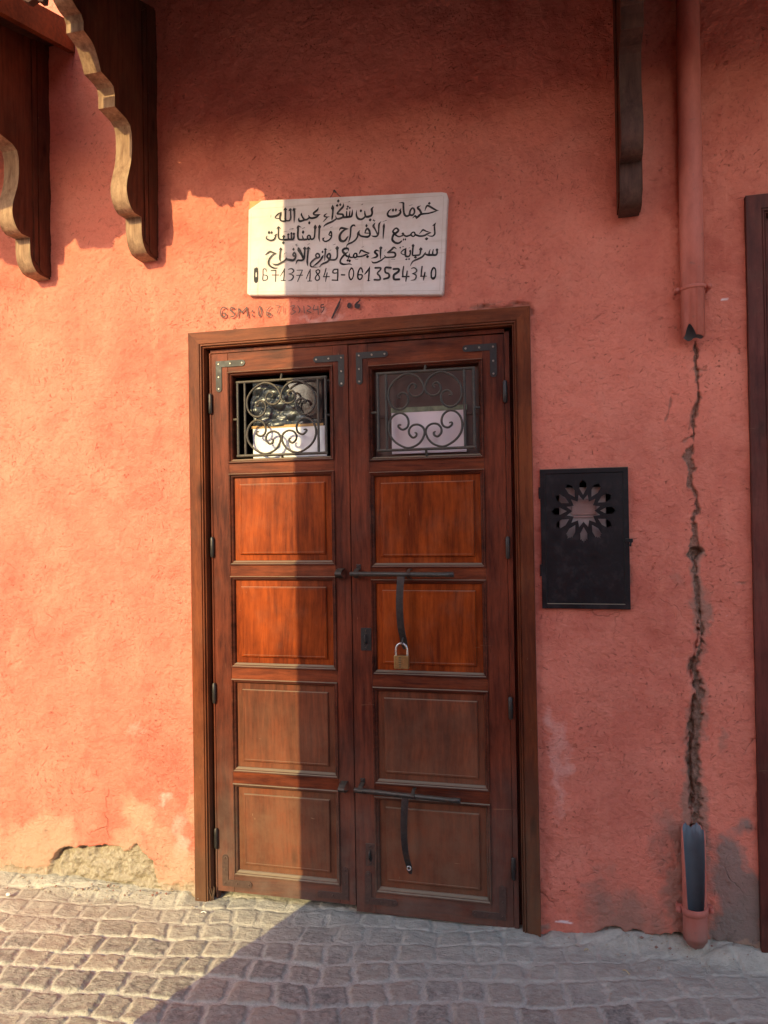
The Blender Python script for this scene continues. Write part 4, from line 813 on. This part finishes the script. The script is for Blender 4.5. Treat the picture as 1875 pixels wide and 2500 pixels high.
m = MB(); m.prism_y([(-0.4235, 2.818), (-0.4225, 2.852), (-0.369, 2.849)], -0.020, -0.003); m.build('chipped_corner', M_RAWWOOD, sg)
for k in (1, 2, 3, 4): strokes(TEXT[k], -0.0285, sg, 'lettering' if k < 4 else 'phone_numbers', M_BLACK)
m = MB()
for a, b in (((-0.418, 2.474), (0.366, 2.412)), ((-0.405, 2.815), (0.383, 2.779)), ((-0.421, 2.48), (-0.412, 2.80)), ((0.366, 2.41), (0.388, 2.778))):
    dx, dz = b[0]-a[0], b[1]-a[1]; l = math.hypot(dx, dz); nx, nz = -dz/l*0.0006, dx/l*0.0006
    m.add([(a[0]+nx, -0.0283, a[1]+nz), (a[0]-nx, -0.0283, a[1]-nz), (b[0]-nx, -0.0283, b[1]-nz), (b[0]+nx, -0.0283, b[1]+nz)], [(0, 1, 2, 3)])
m.build('scribed_border', plain('pencil_line', (0.46, 0.36, 0.31), 0.8), sg, fix=False)
nl = thing('sign_hook', (-0.055, 0, 2.83), 'small dark wire hook and nail just above the white sign', 'hook')
m = MB(); m.tube([(-0.055, 0.01, 2.853), (-0.0555, -0.022, 2.852)], 0.0022, 8); m.tube([(-0.0555, -0.022, 2.852), (-0.0555, -0.0235, 2.852)], 0.0045, 10); m.build('nail', M_STEEL, nl)
m = MB(); m.tube(smooth_path([(-0.083, -0.012, 2.824), (-0.068, -0.016, 2.838), (-0.0555, -0.018, 2.8555), (-0.042, -0.016, 2.838), (-0.022, -0.012, 2.820)], 4), 0.0014, 6); m.build('wire', M_STEEL, nl)

# ------------------------------------------------------------------ meter hatch
ht = thing('meter_hatch', (0.89, 0, 1.185), 'black metal wall hatch with a cut out star rosette', 'hatch')
HX0, HX1, HZ0, HZ1 = 0.733, 1.050, 1.187, 1.709
CX, CZ = 0.889, 1.550
def flat_with_holes(name, outer, holes, y, th, mat, parent):
    cu = bpy.data.curves.new(name, 'CURVE'); cu.dimensions = '2D'; cu.fill_mode = 'BOTH'; cu.extrude = th/2
    for ring in [outer]+holes:
        sp = cu.splines.new('POLY'); sp.points.add(len(ring)-1); sp.use_cyclic_u = True
        for i, (a, b) in enumerate(ring): sp.points[i].co = (a, b, 0, 1)
    tmp = bpy.data.objects.new(name, cu); COL.objects.link(tmp)
    dg = bpy.context.evaluated_depsgraph_get(); me = bpy.data.meshes.new_from_object(tmp.evaluated_get(dg))
    bpy.data.objects.remove(tmp)
    o0 = origin_of(parent)
    for v in me.vertices: v.co = (v.co.x-o0.x, y+v.co.z-o0.y, v.co.y-o0.z)
    me.materials.clear(); me.materials.append(mat); me.flip_normals(); me.update()
    o = bpy.data.objects.new(name, me); COL.objects.link(o); o.parent = parent
    return o
holes = []
star = []
for k in range(24):
    a = math.pi*k/12 + math.pi/12; r = 0.062 if k % 2 == 0 else 0.040
    star.append((CX+math.sin(a)*r, CZ+math.cos(a)*r))
holes.append(star)
for k in range(12):
    a = math.pi*k/6; s, c = math.sin(a), math.cos(a)
    P = [(0, 0.060), (0.0125, 0.083), (0.0125, 0.107), (0.0085, 0.104), (0.0065, 0.112), (0.003, 0.110), (0, 0.118), (-0.003, 0.110), (-0.0065, 0.112), (-0.0085, 0.104), (-0.0125, 0.107), (-0.0125, 0.083)]
    holes.append([(CX+u*c+v*s, CZ-u*s+v*c) for u, v in P])
inset = 0.020
flat_with_holes('hatch_door', [(HX0+inset, HZ0+inset), (HX1-inset, HZ0+inset), (HX1-inset, HZ1-inset), (HX0+inset, HZ1-inset)], holes, -0.014, 0.002, M_HATCH, ht)
m = MB(); m.ring(HX0, HX1, HZ0, HZ1, [(0, 0.02), (0, -0.016), (0.0015, -0.0175), (0.017, -0.0175), (0.0185, -0.016), (0.0202, -0.0135)]); m.build('hatch_rim', M_HATCH, ht)
for z in (1.62, 1.33):
    m = MB(); m.tube([(0.7315, -0.012, z-0.022), (0.7315, -0.012, z+0.022)], 0.0045, 10); m.build('hatch_hinge', M_HATCH, ht)
m = MB(); m.box(1.036, 1.062, -0.024, -0.0172, 1.432, 1.446, 0.0012); m.tube([(1.0545, -0.012, 1.444), (1.0545, -0.022, 1.430), (1.052, -0.020, 1.418)], 0.0035, 8); m.build('hatch_latch', M_HATCH, ht)
m = MB()
v = [(x, y, z) for x in (0.747, 1.034) for y in (0.004, 0.17) for z in (1.202, 1.693)]
m.add(v, [(0,1,3,2),(4,6,7,5),(2,3,7,6),(0,2,6,4),(1,5,7,3)]); m.build('hatch_recess', M_VOID, ht, fix=False)
m = MB(); m.box(0.800, 0.972, 0.022, 0.12, 1.25, 1.640, 0.006); m.build('meter_box', M_BEIGE, ht)
m = MB(); m.box(0.845, 0.935, 0.0165, 0.022, 1.535, 1.595, 0.003); m.box(0.845, 0.935, 0.0165, 0.022, 1.525, 1.532, 0.001); m.build('meter_dial', plain('meter_face', (0.27, 0.155, 0.135), 0.4, 0.2, 20), ht)

# ------------------------------------------------------------------ downpipe, upper length and broken stub
def pipe_shell(m, cx, cy, r, t, top, bottom_fn, n=40, z_steps=6):
    vs = []; fs = []
    for k in range(n):
        a = 2*math.pi*k/n; zb = bottom_fn(a)
        for i in range(z_steps):
            z = zb+(top[2]-zb)*i/(z_steps-1); s = (z-top[2])/(-2.0)
            x = top[0]+(cx-top[0])*min(1, max(0, s))
            for rr in (r, r-t): vs.append((x+math.sin(a)*rr, cy-math.cos(a)*rr, z))
    S = z_steps*2
    for k in range(n):
        k2 = (k+1) % n
        for i in range(z_steps-1):
            a = k*S+2*i; b = k2*S+2*i
            fs.append((a, b, b+2, a+2)); fs.append((a+1, a+3, b+3, b+1))
        fs.append((k*S, k*S+1, k2*S+1, k2*S))
    o = len(m.v); m.add(vs, fs, 0, True)
    for q in range(len(fs)):
        if q % (2*(z_steps-1)+1) != 2*(z_steps-1) and q % (2*(z_steps-1)+1) % 2 == 1: m.m[len(m.m)-len(fs)+q] = 1
dp = thing('downpipe', (1.28, -0.052, 2.155), 'red painted rain downpipe ending in a broken mouth beside the shaded corbel', 'pipe')
m = MB()
def cutz(a):
    a = (a+math.pi) % (2*math.pi)-math.pi        # 0 looks at the street
    return 2.158 + 0.050*max(0, 1-abs(a+0.42)/0.55)**0.7*1.0 + 0.004*math.sin(a*5) + (0.010 if a > 0.6 else 0)*0.3
pipe_shell(m, 1.2775, -0.052, 0.0395, 0.004, (1.2840, 0, 4.3), cutz)
m.build('pipe', [M_PIPE, M_PIPE_IN], dp)
def clamp(parent, cx, cy, r, z, h, ears, bead=False):
    m = MB(); n = 28; pts = [(cx+math.sin(t)*(r+0.001), cy-math.cos(t)*(r+0.001), z+0.003*math.sin(t)) for t in np.linspace(-1.75, 1.75, n)]
    vs = []; fs = []
    for x, y, zz in pts:
        ox, oy = (x-cx)/r, (y-cy)/r
        vs += [(x, y, zz-h/2), (x+ox*0.004, y+oy*0.004, zz-h/2+0.002), (x+ox*0.004, y+oy*0.004, zz+h/2-0.002), (x, y, zz+h/2)]
    for i in range(n-1):
        for k in range(3): fs.append((4*i+k, 4*i+4+k, 4*i+5+k, 4*i+1+k))
    m.add(vs, fs, 0, True)
    for sx in (-1, 1):
        ex = cx+sx*(r+0.014); m.box(min(cx+sx*(r-0.002), ex+sx*0.008), max(cx+sx*(r-0.002), ex+sx*0.008), cy+0.002, cy+0.016, z-h*0.55+0.003*sx, z+h*0.55+0.003*sx, 0.002)
        m.tube([(ex, cy+0.004, z+0.003*sx), (ex, cy-0.010, z+0.003*sx), (ex, cy-0.013, z+0.003*sx)], [0.0085, 0.0085, 0.005], 12)
        m.tube([(ex, cy-0.012, z+0.003*sx), (ex, cy-0.0155, z+0.003*sx)], 0.004, 8)
        m.tube([(ex, cy+0.004, z), (ex, 0.02, z)], 0.004, 8)
    m.build('pipe_clamp', M_PIPE, parent)
clamp(dp, 1.2795, -0.052, 0.0395, 2.333, 0.014, True)
ds = thing('broken_pipe_stub', (1.245, -0.045, 0.0), 'low stub of broken downpipe with its front torn away showing the grey inside', 'pipe')
m = MB()
def stub_top(a):
    a = (a+math.pi) % (2*math.pi)-math.pi
    zz = 0.142
    if abs(a) > 0.85: zz = 0.142 + 0.275*min(1, (abs(a)-0.85)/(0.55 if a < 0 else 0.85))**(0.6 if a < 0 else 0.9) + 0.008*math.sin(a*5+1) + 0.003*math.sin(a*17)
    return zz
vs = []; fs = []; n = 56; cx, cy, r = 1.2450, -0.045, 0.0405
for k in range(n):
    a = 2*math.pi*k/n; zt = stub_top(a)
    for i in range(8):
        z = 0.028+(zt-0.028)*i/7
        for rr in (r, r-0.004): vs.append((cx+math.sin(a)*rr, cy-math.cos(a)*rr, z))
S = 16
for k in range(n):
    k2 = (k+1) % n
    for i in range(7):
        a = k*S+2*i; b = k2*S+2*i; fs.append((a, b, b+2, a+2)); fs.append((a+1, a+3, b+3, b+1))
    fs.append((k*S+14, k2*S+14, k2*S+15, k*S+15)); fs.append((k*S, k*S+1, k2*S+1, k2*S))
m.add(vs, fs, 0, True)
for q in range(len(fs)):
    t = q % 16
    if t < 14 and t % 2 == 1: m.m[q] = 1
m.build('pipe_stub', [M_PIPE, M_PIPE_IN], ds)
clamp(ds, 1.2450, -0.045, 0.0405, 0.131, 0.026, True)
m = MB(); m.tube([(1.245, -0.045, 0.075), (1.245, -0.045, 0.050), (1.245, -0.044, 0.034), (1.246, -0.042, 0.024), (1.246, -0.036, 0.020)], [0.0409, 0.0405, 0.0390, 0.0345, 0.026], 24); m.build('stub_foot', M_PIPE, ds)

# ------------------------------------------------------------------ carved corbels
PROF = [(0.0, 2.651), (0.06, 2.6515)] + [p[:2] for p in smooth_path([(0.066, 2.652), (0.092, 2.660), (0.115, 2.684), (0.126, 2.712), (0.130, 2.745), (0.130, 2.785)], 4)] + [(0.130, 2.793), (0.180, 2.791)] \
     + [p[:2] for p in smooth_path([(0.186, 2.792), (0.208, 2.804), (0.226, 2.828), (0.236, 2.862), (0.232, 2.900), (0.219, 2.940), (0.204, 2.985), (0.196, 3.030), (0.194, 3.072)], 4)] \
     + [(0.196, 3.110), (0.206, 3.135), (0.230, 3.148), (0.260, 3.152), (0.312, 3.157), (0.312, 3.205), (0.318, 3.230), (0.340, 3.238), (0.401, 3.243)] \
     + [p[:2] for p in smooth_path([(0.402, 3.246), (0.414, 3.272), (0.430, 3.298), (0.454, 3.322), (0.496, 3.334)], 4)] + [(0.506, 3.336), (0.506, 3.368), (0.520, 3.388)] \
     + [p[:2] for p in smooth_path([(0.545, 3.392), (0.578, 3.412), (0.596, 3.455), (0.600, 3.53)], 4)]
def make_corbel(x1, dz, label):
    t = thing('wooden_corbel', (x1-0.0365, 0, 2.651+dz), label, 'corbel', 'carved corbels under the canopy')
    x0 = x1-0.073
    pr = smooth_path([(p, z, 0) for p, z in PROF[:1]], 1)
    poly = [(-p, z+dz) for p, z in PROF] + [(0.02, 3.75+dz), (0.02, 2.651+dz)]
    m = MB(); m.prism(poly, x0, x1, 0, 1)
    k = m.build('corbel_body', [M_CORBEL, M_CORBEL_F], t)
    m = MB()       # planted side boards that leave grooves
    for s, xa in ((-1, x0), (1, x1)):
        lo, hi = (xa-0.005, xa+0.001) if s < 0 else (xa-0.001, xa+0.005)
        q = [(-p+0.010, z+dz+0.012) for p, z in PROF[1:6]]
        m.prism([(0.015, 2.662+dz), (-0.055, 2.664+dz), (-0.075, 2.676+dz), (-0.078, 3.70+dz), (0.015, 3.74+dz)], lo, hi)
        m.prism([(-0.084, 2.690+dz), (-0.108, 2.702+dz), (-0.114, 3.66+dz), (-0.084, 3.69+dz)], lo, hi)
    m.build('side_board', M_CORBEL, t)
    return t
c1 = make_corbel(-0.8545, 0.0, 'carved wooden corbel with a sunlit scrolled front left of the white sign')
M_CORBEL_D = wood('dark_corbel_wood', (0.050, 0.024, 0.020), (0.115, 0.060, 0.046), 'z', 0.75, dusty=0.1)  # darker wood, swapped in on the front of one corbel
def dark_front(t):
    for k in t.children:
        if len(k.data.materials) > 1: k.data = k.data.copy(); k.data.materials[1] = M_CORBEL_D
def copy_tree(o, parent=None):
    c = o.copy(); COL.objects.link(c); c.parent = parent
    for ch in o.children: copy_tree(ch, c)
    return c
c2 = copy_tree(c1); c2.location.x += -1.388+0.8545; c2.location.z -= 0.030; c2['label'] = 'carved wooden corbel cut by the left edge of the picture'
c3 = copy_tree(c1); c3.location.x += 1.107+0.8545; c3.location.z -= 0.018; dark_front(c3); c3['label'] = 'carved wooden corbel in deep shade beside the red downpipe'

# ------------------------------------------------------------------ canopies whose carved fascias draw the shadow line
def canopy(name, x0, x1, zw, edge, zlo, label, PF, beam=None):
    """edge = the wall points where the shadow of the fascia falls; the fascia is their image up the sun's ray"""
    t = thing(name, ((x0+x1)/2, -0.3, zw), label, 'canopy', 'wooden canopies over the alley')
    sl = 0.29
    zs = lambda p: zw-sl*p
    m = MB(); n = int((x1-x0)/0.16)+1
    for i in range(n):      # soffit boards run out from the wall
        a = x0+(x1-x0)*i/n; b = x0+(x1-x0)*(i+1)/n-0.003
        m.prism([(0.03, zs(-0.03)), (-PF+0.01, zs(PF-0.01)), (-PF+0.01, zs(PF-0.01)+0.022), (0.03, zs(-0.03)+0.022)], a, b)
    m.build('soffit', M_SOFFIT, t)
    m = MB(); m.prism([(0.03, zs(-0.03)+0.025), (-PF-0.02, zs(PF)+0.025), (-PF-0.02, zs(PF)+0.075), (0.03, zs(-0.03)+0.075)], x0-0.005, x1+0.005); m.build('roof', M_TILE, t)
    m = MB()
    pts = [(x-SUN_DX*PF, z-SUN_DZ*PF) for x, z in edge]
    pts = [(x, z) for x, z in pts if x0 < x < x1]
    zl = zlo-SUN_DZ*PF
    ed = [(x0, pts[0][1] if pts else zl)] + pts + [(x1, zl)]
    for (a, za), (b, zb) in zip(ed[:-1], ed[1:]):
        if b-a < 1e-4: b = a+1e-4
        m.prism_y([(a, za), (b, zb), (b, zs(PF)+0.07), (a, zs(PF)+0.07)], -PF-0.012, -PF+0.012)
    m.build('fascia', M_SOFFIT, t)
    for xe in (x0, x1):     # barge board on each end
        m = MB(); m.prism([(0.02, zs(-0.02)-0.05), (-PF, zs(PF)-0.05*0+0.0), (-PF, zs(PF)+0.080), (0.02, zs(-0.02)+0.080)], xe-0.014, xe+0.014)
        m.build('barge_board', M_CASE_H, t)
    if beam:
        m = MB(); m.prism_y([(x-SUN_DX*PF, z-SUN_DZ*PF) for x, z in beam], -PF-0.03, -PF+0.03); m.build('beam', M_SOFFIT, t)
    return t
EDGE_L = [(-1.65, 2.746), (-1.614, 2.716), (-1.572, 2.706), (-1.45, 2.715), (-1.40, 2.74), (-1.31, 2.758), (-1.29, 2.775), (-1.262, 2.797), (-1.250, 2.785), (-1.236, 2.747), (-1.180, 2.741), (-1.169, 2.750), (-1.160, 2.740), (-1.071, 2.732), (-1.068, 2.765), (-1.05, 2.78), (-1.015, 2.789), (-0.95, 2.79)]
EDGE_M = [(-0.95, 2.90), (-0.80, 2.915), (-0.774, 2.913), (-0.728, 2.912), (-0.724, 2.951), (-0.692, 2.948), (-0.676, 2.916), (-0.633, 2.912), (-0.60, 2.895), (-0.575, 2.862), (-0.555, 2.852), (-0.53, 2.862), (-0.515, 2.848), (-0.500, 2.845), (-0.496, 2.866), (-0.460, 2.863), (-0.450, 2.892), (-0.436, 2.905), (-0.415, 2.910), (-0.392, 2.905), (-0.372, 2.893), (-0.357, 2.875), (-0.352, 2.85), (-0.345, 2.845), (-0.20, 2.85)]
canopy('wooden_canopy', -4.0, -1.262, 3.665, EDGE_L, 2.79, 'lower dark wooden canopy at the top left corner', 1.15)
canopy('wooden_canopy', -0.967, 4.2, 3.80, EDGE_M, 2.85, 'higher dark wooden canopy above the door and sign', 0.82,
       [(-0.790, 2.914), (-0.726, 2.913), (-0.721, 2.950), (-0.692, 2.948), (-0.676, 2.916), (-0.62, 2.91), (-0.62, 3.25), (-0.728, 3.25), (-0.728, 3.045), (-0.790, 3.045)])

# ------------------------------------------------------------------ neighbouring door at the right edge
nd = thing('dark_door', (1.95, 0, GZ), 'dark maroon wooden door cut by the right edge of the picture', 'door')
casing(1.464, 2.43, -0.10, 2.655, CASE, 'door_casing', M_DARKWOOD, M_DARKWOOD, nd)
m = MB(); m.box(1.532, 1.945, 0.02, 0.06, -0.02, 2.585, 0.002); m.build('door_leaf', M_DARKWOOD, nd)
m = MB(); m.box(1.949, 2.362, 0.02, 0.06, -0.02, 2.585, 0.002); m.build('door_leaf', M_DARKWOOD, nd)
m = MB()
for z0, z1 in ((0.15, 0.9), (1.0, 1.75), (1.85, 2.45)):
    for xa, xb in ((1.60, 1.88), (2.01, 2.29)): m.ring(xa, xb, z0, z1, yprof(MOULD, 0.02)+[(0.02, 0.0195), (0.05, 0.012)], fill=True)
m.build('panel_moulding', M_DARKWOOD, nd)

# ------------------------------------------------------------------ house corner across the alley: its added pier throws the straight shadow
YC = 2.0
xc = -0.262-SUN_DX*YC
hb = thing('opposite_house', (0.0, -3.95, GZ), 'plain ochre plastered house across the alley behind the photographer, with a pier added to sharpen its shadow', 'house')
m = MB(); m.box(xc+0.25, 1.15, -4.6, -3.45, -0.1, 4.75); m.build('wall', M_OCHRE, hb)
m = MB(); m.box(xc, xc+0.42, -3.4495, -YC, -0.1, 4.75, 0.004); m.build('shadow_pier', M_OCHRE, hb)  # unseen pier added nearer the wall so the shadow edge falls sharper
m = MB(); m.box(xc+0.22, 1.18, -4.63, -3.44, 4.75, 4.80, 0.01); m.build('parapet', M_OCHRE, hb)
fh = thing('low_sky_block', (-4.0, -10.5, GZ), 'unseen low ochre block added behind the photographer to hold back low sky light', 'house')
m = MB(); m.box(-16.0, 10.0, -11.5, -10.0, -0.1, 3.6); m.build('wall', M_OCHRE, fh)  # unseen block added to cover the low sky and deepen the shade
m = MB(); m.box(-16.05, 10.05, -11.55, -9.95, 3.6, 3.67, 0.01); m.build('parapet', M_OCHRE, fh)

# ------------------------------------------------------------------ small litter
def pebble(x, y, r, label, mat):
    bm = bmesh.new(); bmesh.ops.create_icosphere(bm, subdivisions=2, radius=r); q = random.Random(int(x*1000))
    for v in bm.verts: v.co = Vector((v.co.x*1.2, v.co.y, v.co.z*0.7))*(1+q.uniform(-.12, .12))
    for f in bm.faces: f.smooth = True
    me = bpy.data.meshes.new('pebble'); bm.to_mesh(me); bm.free(); me.materials.append(mat)
    o = bpy.data.objects.new('pebble', me); COL.objects.link(o); o.location = (x, y, GZ+0.012)
    tag(o, label, 'pebble')
pebble(-1.500, -0.165, 0.010, 'small white pebble on the paving near the left edge', M_PEBBLE)
def straw(x, y, ang, L, label, name='straw', mat=None):
    m = MB(); z = GZ+0.014; a = Vector((math.cos(ang), math.sin(ang), 0))
    pts = smooth_path([(x-a.x*L/2, y-a.y*L/2, z), (x, y+0.003, z+0.004), (x+a.x*L/2, y+a.y*L/2, z)], 4)
    m.tube(pts, 0.0022, 6); o = m.build(name, mat or M_STRAW); tag(o, label, 'straw')
straw(-0.612, -0.135, 0.1, 0.022, 'short pale splinter on the dirt before the left door jamb', 'splinter', M_PEBBLE)
straw(1.00, -0.20, 2.3, 0.03, 'single bit of dry straw on the shaded paving near the downpipe stub')
straw(0.87, -0.09, 0.4, 0.016, 'short straw scrap close to the wall foot under the black hatch')
tf = thing('twig_tuft', (-0.632, 0.0, GZ), 'frayed tuft of dry twigs stuck in the gap at the foot of the left jamb', 'twigs')
m = MB()
for k in range(9):
    a = rnd.uniform(-0.35, 0.35); b = rnd.uniform(-0.3, 0.1); l = rnd.uniform(0.03, 0.07)
    m.tube([(-0.632+rnd.uniform(-.006, .006), -0.004+rnd.uniform(-.008, .004), GZ), (-0.632+a*l*0.6, -0.012+b*l, GZ+l*0.6), (-0.632+a*l, -0.010+b*l*1.4, GZ+l)], [0.0022, 0.0018, 0.0008], 5)
m.build('twig_bundle', plain('brown_twig', (0.13, 0.075, 0.045), 0.8, 0.3, 60), tf)

# crumbs of plaster and grit gathered along the wall foot
m = MB(); q = random.Random(21)
for k in range(260):
    if k < 110: x, y = q.gauss(-1.13, 0.20), -abs(q.gauss(0.02, 0.05))-0.006
    elif k < 170: x, y = q.gauss(1.15, 0.17), -abs(q.gauss(0.02, 0.05))-0.015
    else: x, y = q.uniform(-1.7, 1.5), -abs(q.gauss(0.0, 0.22))-0.02
    r = q.choice((0.002, 0.0028, 0.004, 0.0055, 0.008)) if k < 170 else q.uniform(0.0014, 0.003)
    z = GZ + 0.010 + 0.018*max(0, 1+y/0.10)*(1 if abs(x) > 0.72 else 0) + (0.028*max(0, 1+y/0.09) if x > 0.9 else 0)
    vs = [(x+r*a*q.uniform(.6, 1.2), y+r*b_*q.uniform(.6, 1.2), z+r*c_*q.uniform(.5, .9)) for a, b_, c_ in ((1, 0, 0), (-1, 0, 0), (0, 1, 0), (0, -1, 0), (0, 0, 1), (0, 0, -1))]
    m.add(vs, [(0,2,4),(2,1,4),(1,3,4),(3,0,4),(2,0,5),(1,2,5),(3,1,5),(0,3,5)], 0 if q.random() < 0.7 else 1)
o = m.build('plaster_crumbs', [plain('grit', (0.40, 0.33, 0.25), 0.9, 0.3, 90), plain('red_crumb', (0.26, 0.13, 0.095), 0.9, 0.2, 90)])
tag(o, 'loose plaster crumbs and grit along the foot of the wall', 'grit', kind='stuff')
